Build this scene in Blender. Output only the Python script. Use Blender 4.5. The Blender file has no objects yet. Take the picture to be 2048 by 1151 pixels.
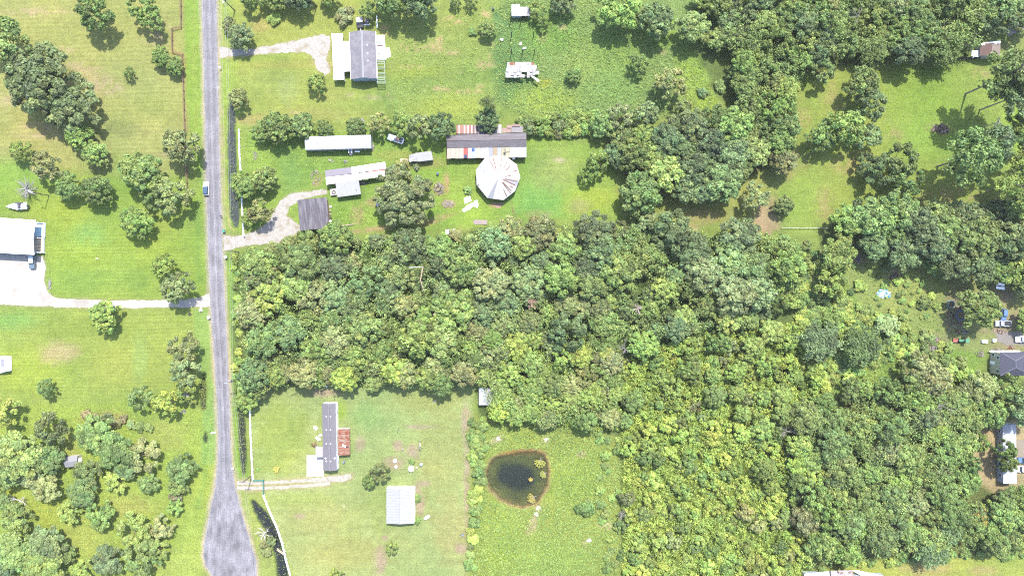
import bpy, math, random
import numpy as np
from mathutils import Vector, Matrix

# ------------------------------------------------------------------ constants
S = 0.17            # metres of ground per photo pixel (2048 px wide)
CH = 230.0          # camera height
C = bpy.context.scene.collection
R = math.radians
rng = np.random.default_rng(7)
random.seed(7)

# ------------------------------------------------------------------ camera, sky, sun, exposure
sc = bpy.context.scene
cam_d = bpy.data.cameras.new('camera'); cam = bpy.data.objects.new('camera', cam_d); C.objects.link(cam)
cam.location = (0, 0, CH); cam.rotation_euler = (0, 0, 0)
cam_d.sensor_fit = 'HORIZONTAL'; cam_d.angle = 2*math.atan(1024*S/CH)
cam_d.clip_start = 1; cam_d.clip_end = 20000
sc.camera = cam
world = bpy.data.worlds.new('World'); sc.world = world; world.use_nodes = True
wn = world.node_tree; bg = wn.nodes['Background']
sky = wn.nodes.new('ShaderNodeTexSky'); sky.sky_type = 'NISHITA'; sky.sun_disc = False
SUN_DIR = Vector((0.155, 0.58, 1.0)).normalized()      # towards the sun
sky.sun_elevation = math.asin(SUN_DIR.z); sky.sun_rotation = math.atan2(SUN_DIR.x, SUN_DIR.y)
sky.air_density = 1.0; sky.dust_density = 1.5; sky.ozone_density = 1.0
wn.links.new(sky.outputs[0], bg.inputs[0]); bg.inputs[1].default_value = 0.15
sd = bpy.data.lights.new('sun', 'SUN'); sun = bpy.data.objects.new('sun', sd); C.objects.link(sun)
sd.energy = 3.2; sd.angle = R(0.6); sd.color = (1.0, 0.955, 0.88)
sun.rotation_euler = (-SUN_DIR).to_track_quat('-Z', 'Y').to_euler(); sun.location = (40, 60, 200)
sc.view_settings.view_transform = 'Standard'; sc.view_settings.look = 'None'
sc.view_settings.gamma = 1.0; sc.view_settings.use_curve_mapping = False
sc.view_settings.exposure = 2.38
sc.cycles.max_bounces = 6; sc.cycles.diffuse_bounces = 3; sc.cycles.transparent_max_bounces = 8
sc.cycles.use_denoising = False; sc.cycles.filter_width = 1.15
sc.cycles.caustics_reflective = False; sc.cycles.caustics_refractive = False
KL = 6.5            # display value of a flat sunlit surface = albedo * KL (used to turn picture colours into albedos)

# ------------------------------------------------------------------ helpers
def W(px, py, h=0.0):
    """ground position under a point of height h seen at photo pixel (px, py)"""
    k = (CH-h)/CH
    return ((px-1024)*S*k, (575.5-py)*S*k)
def lin(c):
    c = np.asarray(c, float)/255.0
    return np.where(c <= 0.04045, c/12.92, ((c+0.055)/1.055)**2.4)
class Alb(tuple): pass      # an albedo worked out from a picture colour
PAINT = 4.0/6.5             # plain colour values below were balanced for a darker exposure; bring them to this one
def alb(r, g, b, k=1.0):
    v = np.clip(lin((r, g, b))/KL*k, 0.003, 0.85)
    return Alb((float(v[0]), float(v[1]), float(v[2]), 1.0))
def balanced(c):
    if isinstance(c, Alb) or max(c[:3]) > .6: return c
    return tuple(x*PAINT for x in c[:3])+(1,)

def mat(name, col, col2=None, scale=3.0, rough=0.75, stretch=(1, 1, 1), bump=0.0, bscale=20.0, spec=0.3, metal=0.0,
        col3=None, scale3=0.4, thr=(0.45, 0.6), detail=4.0):
    if col2 is not None: col2 = col2 if isinstance(col, Alb) else balanced(col2)
    if col3 is not None: col3 = balanced(col3)
    col = balanced(col)
    m = bpy.data.materials.new(name); m.use_nodes = True
    nt = m.node_tree; p = nt.nodes['Principled BSDF']
    p.inputs['Roughness'].default_value = rough; p.inputs['Metallic'].default_value = metal
    p.inputs['Specular IOR Level'].default_value = spec
    tc = nt.nodes.new('ShaderNodeTexCoord'); mp = nt.nodes.new('ShaderNodeMapping')
    nt.links.new(tc.outputs['Object'], mp.inputs[0]); mp.inputs['Scale'].default_value = stretch
    out = None
    if col2 is None: p.inputs['Base Color'].default_value = col
    else:
        n = nt.nodes.new('ShaderNodeTexNoise'); n.inputs['Scale'].default_value = scale; n.inputs['Detail'].default_value = detail
        nt.links.new(mp.outputs[0], n.inputs[0])
        rmp = nt.nodes.new('ShaderNodeValToRGB'); rmp.color_ramp.elements[0].position = 0.35; rmp.color_ramp.elements[1].position = 0.65
        rmp.color_ramp.elements[0].color = col; rmp.color_ramp.elements[1].color = col2
        nt.links.new(n.outputs[0], rmp.inputs[0]); out = rmp.outputs[0]
        if col3 is not None:
            n3 = nt.nodes.new('ShaderNodeTexNoise'); n3.inputs['Scale'].default_value = scale3; n3.inputs['Detail'].default_value = 6
            nt.links.new(mp.outputs[0], n3.inputs[0])
            r3 = nt.nodes.new('ShaderNodeValToRGB'); r3.color_ramp.elements[0].position = thr[0]; r3.color_ramp.elements[1].position = thr[1]
            nt.links.new(n3.outputs[0], r3.inputs[0])
            mx = nt.nodes.new('ShaderNodeMixRGB'); nt.links.new(r3.outputs[0], mx.inputs[0]); nt.links.new(out, mx.inputs[1])
            mx.inputs[2].default_value = col3; out = mx.outputs[0]
        nt.links.new(out, p.inputs['Base Color'])
    if bump:
        nb = nt.nodes.new('ShaderNodeTexNoise'); nb.inputs['Scale'].default_value = bscale; nb.inputs['Detail'].default_value = 3
        nt.links.new(mp.outputs[0], nb.inputs[0])
        b = nt.nodes.new('ShaderNodeBump'); b.inputs['Strength'].default_value = bump; b.inputs['Distance'].default_value = 0.05
        nt.links.new(nb.outputs[0], b.inputs['Height']); nt.links.new(b.outputs[0], p.inputs['Normal'])
    return m
def simple(name, r, g, b, rough=0.6, spec=0.3, k=1.0, var=0.25, scale=4):
    c = alb(r, g, b, k); c2 = tuple(x*(1-var) for x in c[:3])+(1,)
    return mat(name, c, c2, scale, rough, spec=spec)

class MB:
    def __init__(s): s.v = []; s.f = []; s.m = []; s.mi = 0
    def poly(s, pts):
        b = len(s.v); s.v += [tuple(p) for p in pts]; s.f.append(tuple(range(b, b+len(pts)))); s.m.append(s.mi)
    def box(s, x, y, z, sx, sy, sz, rot=0.0, tilt=0.0):
        M = Matrix.Translation((x, y, z)) @ Matrix.Rotation(rot, 4, 'Z') @ Matrix.Rotation(tilt, 4, 'X')
        b = len(s.v)
        for dz in (-.5, .5):
            for dx, dy in ((-.5, -.5), (.5, -.5), (.5, .5), (-.5, .5)):
                s.v.append(tuple(M @ Vector((dx*sx, dy*sy, dz*sz))))
        for q in ((3, 2, 1, 0), (4, 5, 6, 7), (0, 1, 5, 4), (1, 2, 6, 5), (2, 3, 7, 6), (3, 0, 4, 7)):
            s.f.append(tuple(b+i for i in q)); s.m.append(s.mi)
        return s
    def prism(s, poly, z0, z1):
        b = len(s.v); n = len(poly)
        zz0 = z0 if hasattr(z0, '__len__') else [z0]*n; zz1 = z1 if hasattr(z1, '__len__') else [z1]*n
        s.v += [(p[0], p[1], zz0[i]) for i, p in enumerate(poly)] + [(p[0], p[1], zz1[i]) for i, p in enumerate(poly)]
        s.f.append(tuple(b+n-1-i for i in range(n))); s.f.append(tuple(b+n+i for i in range(n))); s.m += [s.mi]*2
        for i in range(n):
            j = (i+1) % n; s.f.append((b+i, b+j, b+n+j, b+n+i)); s.m.append(s.mi)
        return s
    def loft(s, rings, cap=True):
        n = len(rings[0]); b = len(s.v)
        for r_ in rings: s.v += [tuple(p) for p in r_]
        for k in range(len(rings)-1):
            for i in range(n):
                j = (i+1) % n
                s.f.append((b+k*n+i, b+k*n+j, b+(k+1)*n+j, b+(k+1)*n+i)); s.m.append(s.mi)
        if cap:
            s.f.append(tuple(b+n-1-i for i in range(n))); s.f.append(tuple(b+(len(rings)-1)*n+i for i in range(n))); s.m += [s.mi]*2
        return s
    def tube(s, pts, rad, n=6):
        pts = [Vector(p) for p in pts]; rings = []
        rad = rad if hasattr(rad, '__len__') else [rad]*len(pts)
        for i, p in enumerate(pts):
            d = (pts[min(i+1, len(pts)-1)]-pts[max(i-1, 0)]).normalized()
            a = d.cross(Vector((0.31, 0.22, 0.92))); 
            if a.length < 1e-3: a = d.cross(Vector((1, 0, 0)))
            a.normalize(); bb = d.cross(a)
            rings.append([p+(a*math.cos(t)+bb*math.sin(t))*rad[i] for t in [2*math.pi*k/n for k in range(n)]])
        return s.loft(rings)
    def cyl(s, x, y, z0, z1, r, n=12, r1=None):
        r1 = r if r1 is None else r1
        return s.loft([[(x+rr*math.cos(2*math.pi*k/n), y+rr*math.sin(2*math.pi*k/n), z) for k in range(n)] for z, rr in ((z0, r), (z1, r1))])
    def slab(s, quad, t):
        q = [Vector(p) for p in quad]; nrm = (q[1]-q[0]).cross(q[2]-q[0]).normalized()*t
        if nrm.z < 0: nrm = -nrm
        return s.loft([[p for p in q], [p+nrm for p in q]])
    def mesh(s, name, mats):
        me = bpy.data.meshes.new(name); me.from_pydata(s.v, [], s.f)
        for m in (mats if isinstance(mats, (list, tuple)) else [mats]): me.materials.append(m)
        if len(me.materials) > 1: me.polygons.foreach_set('material_index', np.array(s.m, dtype=np.int32))
        me.update(); return me
    def build(s, name, mats, parent=None, **kw):
        o = bpy.data.objects.new(name, s.mesh(name, mats)); C.objects.link(o)
        if parent is not None: o.parent = parent
        for k, v in kw.items(): o[k] = v
        return o

def thing(name, label, cat, loc=(0, 0, 0), rot=0.0, group=None):
    o = bpy.data.objects.new(name, None); C.objects.link(o); o.empty_display_size = 0.5
    o.location = (loc[0], loc[1], loc[2] if len(loc) > 2 else 0); o.rotation_euler = (0, 0, R(rot))
    o['label'] = label; o['category'] = cat
    if group: o['group'] = group
    return o
def tag(o, label, cat, group=None):
    o['label'] = label; o['category'] = cat
    if group: o['group'] = group
    return o
def struct(o): o['kind'] = 'structure'; return o
def child(me, name, parent, loc=(0, 0, 0), scale=(1, 1, 1), rot=(0, 0, 0)):
    o = bpy.data.objects.new(name, me); C.objects.link(o); o.parent = parent
    o.location = loc; o.scale = scale; o.rotation_euler = rot
    return o

# numpy noise and polygon distance
def vnoise(x, y, scale, seed):
    g = np.random.default_rng(seed).random((256, 256))
    u = x/scale+1000.3; v = y/scale+1000.7
    i = np.floor(u).astype(int); j = np.floor(v).astype(int); fu = u-i; fv = v-j
    fu = fu*fu*(3-2*fu); fv = fv*fv*(3-2*fv)
    a = g[i % 256, j % 256]; b = g[(i+1) % 256, j % 256]; c = g[i % 256, (j+1) % 256]; d = g[(i+1) % 256, (j+1) % 256]
    return (a*(1-fu)+b*fu)*(1-fv)+(c*(1-fu)+d*fu)*fv
def fbm(x, y, scale, seed, o=4):
    s = 0; a = 0.5
    for k in range(o): s = s+a*vnoise(x, y, scale/2**k, seed+k); a *= 0.5
    return s/(1-0.5**o)
def sdist(poly, x, y):
    """signed distance (negative inside) to a closed polygon"""
    d = np.full(x.shape, 1e9); ins = np.zeros(x.shape, bool); n = len(poly)
    for k in range(n):
        ax, ay = poly[k]; bx, by = poly[(k+1) % n]
        ex, ey = bx-ax, by-ay; t = np.clip(((x-ax)*ex+(y-ay)*ey)/(ex*ex+ey*ey+1e-9), 0, 1)
        d = np.minimum(d, np.hypot(x-ax-t*ex, y-ay-t*ey))
        if ay != by:
            c = ((ay > y) != (by > y)) & (x < (bx-ax)*(y-ay)/(by-ay)+ax); ins ^= c
    return np.where(ins, -d, d)
def ldist(line, x, y, w=None):
    """distance to a polyline in px, minus interpolated half width"""
    d = np.full(x.shape, 1e9)
    for k in range(len(line)-1):
        ax, ay = line[k][:2]; bx, by = line[k+1][:2]
        ex, ey = bx-ax, by-ay; t = np.clip(((x-ax)*ex+(y-ay)*ey)/(ex*ex+ey*ey+1e-9), 0, 1)
        hw = 0
        if len(line[k]) > 2: hw = (line[k][2]*(1-t)+line[k+1][2]*t)/2
        d = np.minimum(d, np.hypot(x-ax-t*ex, y-ay-t*ey)-hw)
    return d
def sstep(a, b, x):
    t = np.clip((x-a)/(b-a), 0, 1); return t*t*(3-2*t)
# ------------------------------------------------------------------ outlines shared by the ground and the things on it (photo pixels)
ROAD_L = [(402,-60),(403,0),(406,105),(409,250),(412,384),(416,500),(419.5,600),(426.5,700),(431.5,768),(436,870),(434,930),(429,975),(421,1012),(414,1050),(407,1086),(406,1110),(410,1130),(424,1150),(445,1180),(465,1192)]
ROAD_R = [(432.5,-60),(433.5,0),(436,105),(438.5,250),(441.5,384),(446,500),(450,600),(455.5,700),(458.5,768),(461.5,870),(464.5,930),(472,975),(481,1012),(492,1050),(503,1087),(513,1120),(514,1150),(498,1180),(475,1192)]
ROAD = ROAD_L+ROAD_R[::-1]
DRIVE_TOP = [(437,92),(447,95),(470,99),(500,98),(540,92),(580,84),(620,76),(645,69),(660,72),(660,95),(652,118),(661,142),(650,150),(634,140),(628,115),(612,104),(580,105),(540,107),(500,110),(470,113),(438,116)]
DRIVE_MID = [(446,471),(462,472),(490,470),(512,462),(533,446),(548,425),(560,402),(580,389),(610,383),(652,379),(655,388),(625,392),(596,402),(578,414),(572,432),(588,442),(600,452),(600,468),(588,480),(560,484),(520,488),(485,493),(462,497),(447,501)]
DRIVE_LEFT = [(-30,506),(30,506),(68,510),(86,512),(92,535),(88,560),(96,584),(112,596),(150,598),(220,600),(300,600),(370,600),(400,594),(421,586),(424,612),(400,614),(340,614),(260,616),(180,615),(120,614),(60,611),(-30,608)]
TRACK_N = [(474,965,8),(510,965,6.5),(560,963,6),(610,960,7),(650,958,10),(690,955,13),(702,951,8)]
TRACK_S = [(474,975,8),(520,975,6.5),(570,973.5,6),(620,970,6),(660,965,7)]
POND = [(978,926),(990,913),(1008,909),(1041,902),(1071,901),(1089,909),(1096,924),(1097.5,946),(1094,969),(1084,989),(1075,1003),(1061,1010),(1041,1012),(1020,1008),(998,995),(982,978),(974,960),(973,941)]
DITCHES = [
    [(462,200,3),(462,225,12),(463,280,14),(464,330,15),(466,380,16),(469,430,17),(471,452,8)],
    [(407,752,4),(406,785,11),(406,815,6)],
    [(481,812,5),(482,840,11),(484,880,12),(486,920,12),(487,946,5)],
    [(504,1003,6),(516,1020,17),(530,1040,20),(541,1056,19),(548,1075,16),(556,1100,18),(562,1130,19),(568,1170,18)],
    [(410,866,3),(410,876,8),(411,884,4)]]

# ------------------------------------------------------------------ ground sheet with painted soils and grasses
nx, ny = 780, 452
gx = np.linspace(-195, 195, nx); gy = np.linspace(-113, 113, ny)
far = np.array([6, 20, 60, 160, 400, 1000, 3000, 7000.])
gx = np.concatenate([gx[0]-far[::-1], gx, gx[-1]+far]); gy = np.concatenate([gy[0]-far[::-1], gy, gy[-1]+far])
GX, GY = np.meshgrid(gx, gy); PX = GX/S+1024; PY = 575.5-GY/S
inner = (np.abs(GX) < 196) & (np.abs(GY) < 114)
fx, fy = PX.ravel(), PY.ravel()
n1 = fbm(fx, fy, 60, 11); n2 = fbm(fx, fy, 14, 21); n3 = fbm(fx, fy, 160, 31); n4 = fbm(fx, fy, 5, 41, 2)
COL = np.tile(lin((165, 189, 100)), (fx.size, 1)); RGH = np.full(fx.size, 0.25)
def paint(d, col, soft=6, amp=8, k=1.0, rgh=None, lo=None):
    """blend a display colour where the noisy distance d (px) is below zero"""
    global COL, RGH
    m = (1-sstep(-soft, soft, d+(n2-0.5)*2*amp))*k
    if lo is not None: m = m*sstep(lo[0], lo[1], n2*0.6+n4*0.4)
    COL = COL*(1-m[:, None])+lin(col)*m[:, None]
    if rgh is not None: RGH = RGH*(1-m)+rgh*m
def P(poly, col, **kw): paint(sdist(poly, fx, fy), col, **kw)
def B(x, y, rx, ry, col, k=0.8, ang=0, **kw):
    a = R(ang); u = (fx-x)*math.cos(a)+(fy-y)*math.sin(a); v = -(fx-x)*math.sin(a)+(fy-y)*math.cos(a)
    d = (np.hypot(u/rx, v/ry)-1)*min(rx, ry)
    kw.setdefault('soft', min(rx, ry)*0.6); kw.setdefault('amp', min(rx, ry)*0.5); paint(d, col, k=k, **kw)
# left fields
P([(-40,-40),(367,-40),(370,120),(376,300),(378,350),(200,345),(60,330),(-40,310)], (190,198,122), soft=12, amp=14)
B(180,60,150,60,(186,198,118)); B(60,260,90,40,(184,190,112)); B(300,220,60,30,(180,190,108)); B(250,260,50,16,(158,168,104), k=.7); B(230,330,60,20,(175,195,105))
for b in [(215,175,30,16),(190,165,40,22),(160,135,40,12),(70,25,60,10),(230,180,16,12),(330,310,20,6),(95,272,60,7),(205,325,18,20),(310,65,30,25),(20,200,20,14),(85,255,40,10),(120,100,30,8)]:
    B(*b, (212,196,160), k=.75, lo=(.35,.6))
for y in (232,262,272,285,292,300,345):
    paint(ldist([(0,y+4,2),(120,y,2),(240,y+3,2),(330,y-2,2)], fx, fy), (205,205,150), soft=1.5, amp=2, k=.5, lo=(.4,.6))
P([(-40,330),(120,350),(378,360),(411,384),(418,598),(300,600),(110,596),(92,540),(90,440),(60,430),(-40,430)], (168,200,90), soft=12, amp=10)
B(40,350,60,30,(165,208,96)); B(120,430,50,30,(180,205,80)); B(178,480,34,34,(150,204,112), k=.7); B(300,470,60,60,(172,202,84)); B(200,560,110,24,(160,196,92)); B(330,430,60,40,(178,200,96)); B(160,510,60,30,(176,206,84))
P([(-40,616),(420,616),(428,700),(432,800),(360,800),(-40,806)], (172,198,98), soft=8, amp=8)
B(60,740,80,40,(176,206,84)); B(250,740,90,40,(178,198,100)); B(118,706,36,20,(206,198,150), k=.85); B(150,650,80,20,(160,188,88)); B(280,720,14,40,(166,206,120), k=.6); B(30,640,50,16,(150,204,110), k=.7)
P([(-40,812),(60,806),(360,806),(430,830),(432,930),(405,1060),(400,1200),(-40,1200)], (178,206,94), soft=8, amp=8, rgh=.6)
B(160,1080,60,40,(190,204,104), k=.8); B(265,1010,50,22,(194,200,110)); B(20,970,30,30,(186,208,70)); B(95,1020,30,40,(186,204,84)); B(330,870,50,30,(190,202,110)); B(220,835,60,14,(190,170,120), lo=(.4,.6), k=.8); B(380,1080,30,80,(176,206,100)); B(350,1130,50,30,(182,208,110)); B(140,890,16,30,(190,196,106), k=.7)
for x0, y0, x1, y1, st in ((-20,-20,360,330,8.5),(1060,270,1230,430,8),(110,400,410,600,7),(0,620,420,800,7.5),(510,130,640,240,7),(520,790,640,950,8),(600,990,930,1140,8)):
    inn = sstep(x0-8, x0+14, fx)*sstep(x1+8, x1-14, fx)*sstep(y0-8, y0+14, fy)*sstep(y1+8, y1-14, fy)
    ph = np.sin((fy+(n1-.5)*10+ (fx-x0)*.02)*2*np.pi/st) if x0 != 520 else np.sin((fx+(n1-.5)*8)*2*np.pi/st)
    COL = COL*(1+.075*inn*ph*(.4+1.2*n1))[:, None]
# verge strips
P([(368,-40),(402,-40),(412,384),(400,384),(372,200)], (160,198,88), soft=4, amp=3)
P([(438,-40),(480,-40),(476,92),(440,92)], (172,200,104), soft=4, amp=3)
P([(440,118),(500,116),(480,200),(492,460),(448,464)], (172,202,96), soft=4, amp=4)
P([(452,505),(470,505),(475,700),(500,960),(470,960),(460,760)], (150,192,88), soft=4, amp=3)
P([(385,620),(424,615),(436,870),(430,930),(400,930),(405,800)], (160,202,110), soft=6, amp=4)
P([(478,985),(520,990),(585,1160),(515,1160),(512,1090),(490,1020)], (176,200,112), soft=4, amp=3)
# homes on the top
P([(462,-40),(700,-40),(760,200),(900,240),(500,250),(478,200),(480,118)], (176,196,102), soft=8, amp=10)
B(550,165,70,40,(168,190,104)); B(577,180,20,26,(178,200,130), k=.6); B(520,110,60,14,(160,190,90)); B(520,52,22,12,(196,192,120), k=.8); B(620,230,90,14,(184,192,112)); B(500,240,40,10,(200,190,128), k=.7); B(660,190,40,14,(186,194,108)); B(580,130,70,8,(186,196,106))
for b in [(640,110,20,30),(655,130,14,22),(590,225,12,3),(700,190,8,5),(780,195,5,10),(745,195,20,6)]: B(*b, (208,196,158), k=.7, lo=(.35,.6))
P([(765,40),(1000,-40),(1010,200),(1000,250),(780,250),(762,170)], (164,190,104), soft=10, amp=14, rgh=.55)
B(830,150,50,20,(176,196,90)); B(900,215,70,24,(182,204,96)); B(850,165,40,14,(148,180,104), k=.6); B(950,150,40,30,(150,184,96)); B(800,230,30,18,(170,190,100))
for b in [(825,95,26,9),(870,95,20,12),(905,105,14,7),(815,134,30,4),(870,177,26,5),(930,182,40,5),(968,130,18,10),(985,110,8,25),(910,40,24,8),(970,30,14,10),(780,190,6,12),(880,80,12,8),(926,145,10,4),(960,172,10,4),(770,60,12,10)]:
    B(*b, (214,196,150), k=.85, lo=(.42,.6))
P([(1000,-40),(1400,-40),(1450,60),(1440,200),(1300,240),(1050,230),(990,200)], (144,178,106), soft=12, amp=14, rgh=1.0)
P([(985,20),(1050,40),(1075,180),(1000,200),(985,90)], (124,168,104), soft=12, amp=10, rgh=1.0)
B(1100,70,60,40,(140,186,84)); B(1230,110,60,50,(150,190,90)); B(1220,170,60,40,(138,184,104)); B(1390,150,40,60,(170,204,86), k=.9); B(1090,200,60,26,(176,204,88), k=.9); B(1160,130,40,40,(158,190,104)); B(1410,215,30,30,(172,208,78)); B(1320,60,30,40,(166,200,80)); B(1092,165,14,8,(196,206,80))
B(1124,55,9,7,(206,196,150)); B(1326,105,8,7,(206,196,150), k=.7); B(1085,75,10,10,(190,186,130), k=.7); B(1455,80,14,20,(200,186,140), k=.7)
# yard of the round shed
P([(490,262),(900,262),(1060,265),(1190,290),(1230,340),(1240,440),(1040,440),(880,462),(690,465),(560,470),(492,460)], (160,196,92), soft=8, amp=8, rgh=.4)
B(600,340,40,26,(150,190,92)); B(580,350,20,40,(148,194,110), k=.5); B(720,430,50,26,(166,204,88)); B(880,350,40,60,(158,200,84)); B(930,420,60,30,(160,204,84)); B(960,340,14,40,(170,204,84), k=.6); B(1080,400,60,40,(146,204,104), k=.9); B(1110,340,50,40,(172,194,112)); B(1180,400,50,30,(184,210,84)); B(1120,320,12,5,(214,206,180), k=.7); B(1160,410,20,14,(184,190,130), k=.7); B(1075,430,25,10,(190,192,128), k=.7); B(850,325,40,12,(190,190,116), k=.8); B(790,310,40,10,(184,196,106), k=.8)
for b in [(893,365,6,22,0),(878,378,16,13,0),(897,408,16,8,0),(635,362,8,16,35),(750,458,60,6,-6),(715,430,14,20,0),(745,405,12,10,0),(660,470,16,7,0),(988,410,10,6,0),(870,440,40,7,-20)]:
    B(*b[:4], (204,180,138), k=.85, ang=b[4], lo=(.3,.55))
paint(ldist([(1022,402,2),(1028,428,3),(1034,438,2)], fx, fy), (180,150,120), soft=2, amp=2, k=.8)
# woodland floors
THICK0 = [(1245,870),(1240,730),(1330,700),(1420,675),(1520,660),(1600,650),(1650,780),(1600,850),(1590,1000),(1620,1115),(1600,1170),(1245,1170)]
WOOD = [(470,505),(600,478),(860,465),(1000,440),(1290,450),(1560,470),(1610,540),(1600,640),(1650,800),(1590,1000),(1610,1150),(1240,1150),(1235,880),(1180,850),(960,850),(950,770),(540,770),(500,830),(476,830),(465,700)]
P([(x, y+(10 if y < 560 else 0)) for x, y in WOOD], (112,140,78), soft=6, amp=8, rgh=1.0)
P([(1400,-60),(1960,-60),(1950,110),(1800,125),(1690,130),(1600,150),(1560,330),(1520,330),(1440,200),(1380,90)], (126,150,84), soft=8, amp=10, rgh=1.0)
P([(1210,280),(1440,220),(1560,320),(1540,330),(1460,380),(1400,410),(1320,420),(1230,330)], (140,134,92), soft=8, amp=8, rgh=.8)
P([(1290,440),(1230,380),(1470,372),(1560,330),(1570,410),(1480,440),(1380,455)], (176,188,104), soft=8, amp=8)
B(1400,430,40,14,(200,188,130), k=.7); B(1530,440,30,30,(216,190,156), k=.95, soft=10); B(1385,458,14,8,(206,176,146), k=.8); B(1545,405,14,14,(210,184,150), k=.8)
P([(1560,140),(1640,150),(1700,140),(1960,120),(2100,120),(2100,330),(2000,440),(1640,455),(1568,440),(1560,330)], (160,188,90), soft=10, amp=10, rgh=.5)
B(1850,200,70,60,(166,198,80)); B(1850,280,70,40,(160,200,88)); B(1600,400,50,50,(164,196,92)); B(2030,260,30,40,(160,202,80))
for b in [(1580,185,20,34),(1670,200,22,34),(1600,250,24,40),(1570,340,20,30),(1700,330,40,26),(1600,300,30,40),(1650,410,20,40),(1900,400,60,30),(2010,415,60,30),(1790,270,20,16),(2020,90,30,40),(1965,145,22,14),(1880,258,26,14)]:
    B(*b, (186,172,126), k=.6, lo=(.35,.6))
P([(1640,455),(1760,420),(2100,420),(2100,570),(1900,560),(1700,520),(1640,600)], (122,140,82), soft=8, amp=8, rgh=.8)
P([(1690,520),(1890,510),(1900,590),(1880,700),(1760,660),(1680,620)], (172,188,108), soft=8, amp=8, rgh=.6)
P(THICK0, (140,168,76), soft=8, amp=10, rgh=1.0)
P([(1590,560),(1690,570),(1760,650),(1880,700),(1960,700),(1960,760),(1800,760),(1640,800),(1590,700)], (156,190,90), soft=8, amp=10, rgh=1.0)
P([(1890,540),(2100,540),(2100,720),(1960,705),(1890,690)], (176,186,118), soft=6, amp=8, rgh=.5)
for b in [(1920,620,36,40),(2005,590,26,18),(2020,690,30,10),(2000,660,34,10),(2030,640,24,20),(1790,545,16,14),(1720,520,16,12),(1870,690,24,20)]:
    B(*b, (190,170,146), k=.85, lo=(.25,.5))
P([(1600,830),(1700,780),(2100,760),(2100,1120),(1600,1150)], (122,138,80), soft=6, amp=8, rgh=1.0)
P([(1945,862),(2000,845),(2100,830),(2100,985),(1990,985),(1945,960)], (206,190,150), soft=6, amp=8, rgh=.4)
P([(1700,1125),(1800,1115),(2100,1105),(2100,1250),(1560,1250),(1590,1150)], (180,200,100), soft=6, amp=8, rgh=.6)
B(1850,1135,40,14,(206,190,140), k=.7); B(1970,1140,30,8,(206,190,140), k=.6)
P([(1880,-40),(2000,-40),(1990,30),(1930,90),(1890,90)], (180,200,84), soft=6, amp=6); B(1975,40,14,30,(214,200,160), k=.7); B(1900,10,10,14,(190,164,140), k=.7)
# southern homestead
P([(500,775),(950,768),(945,860),(942,1160),(590,1160),(520,975),(500,900)], (183,206,136), soft=6, amp=6)
B(560,870,60,70,(172,198,98)); B(730,830,30,24,(168,208,130), k=.8); B(680,820,12,18,(166,206,70), k=.8); B(600,1000,70,18,(178,202,116)); B(640,1040,70,30,(192,202,130)); B(700,1050,24,40,(184,208,128), k=.6); B(690,1100,90,30,(190,200,126)); B(880,900,50,90,(194,200,128)); B(760,1000,30,60,(170,196,116), k=.7); B(900,1060,40,60,(198,202,136)); B(555,920,40,20,(182,206,110)); B(850,800,70,24,(184,196,120))
for b in [(795,892,10,12),(825,902,14,13),(790,925,20,12),(840,853,30,4),(720,885,10,16),(650,785,26,8),(930,840,8,30),(840,1010,8,20),(848,966,12,6),(835,985,6,20),(922,1097,12,10),(600,1032,10,5),(770,1075,6,5),(936,960,8,120),(760,1120,12,30)]:
    B(*b, (206,190,166), k=.95, lo=(.2,.45))
P([(940,840),(1000,830),(1180,850),(1238,880),(1240,1170),(936,1170)], (164,188,94), soft=8, amp=8, rgh=1.0)
B(1030,870,60,20,(170,196,92)); B(1000,1040,50,40,(168,198,90)); B(1150,960,60,60,(164,198,86)); B(1100,1110,80,30,(168,200,96)); B(990,1110,30,30,(170,200,80))
for b in [(990,880,16,7,-30),(1091,880,7,9,30),(1077,1016,7,6,0),(1072,1028,5,10,20),(1065,1050,8,16,20),(1178,1079,5,3,-30),(1168,1086,5,4,-30),(1163,908,8,6,0),(1213,1050,16,8,0)]:
    B(*b[:4], (222,204,176), k=.95, ang=b[4], lo=(.2,.45))
# drive fringes, fence line soil, road edges
for D in (DRIVE_TOP, DRIVE_MID, DRIVE_LEFT): P(D, (214,204,170), soft=5, amp=5, k=.75)
paint(ldist([(440,490,3),(446,300,3),(440,60,3)], fx, fy)*0+ldist([(442,-30,2),(442,50,2),(446,85,2),(456,95,2)], fx, fy), (226,222,150), soft=1.5, amp=1, k=.8)
paint(ldist([(446,220,2),(448,330,2),(452,400,2),(458,450,3),(468,462,2)], fx, fy), (226,204,150), soft=2, amp=2, k=.8)
paint(ldist([(364,-40,5),(364,56,5),(346,60,5),(347,104,5),(367,110,5),(370,200,5),(373,300,5),(377,390,5)], fx, fy), (190,166,124), soft=3, amp=3, k=.5)
dr = sdist(ROAD, fx, fy); paint(dr-5, (216,210,186), soft=3.5, amp=3, k=.85)
for x0 in (392, 386): paint(ldist([(x0-2,0,2),(x0,120,2),(x0+8,380,2)], fx, fy), (190,204,110), soft=1.5, amp=1, k=.5)
for T in (TRACK_N, TRACK_S): paint(ldist(T, fx, fy)-3, (206,200,160), soft=5, amp=5, k=.8)
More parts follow.
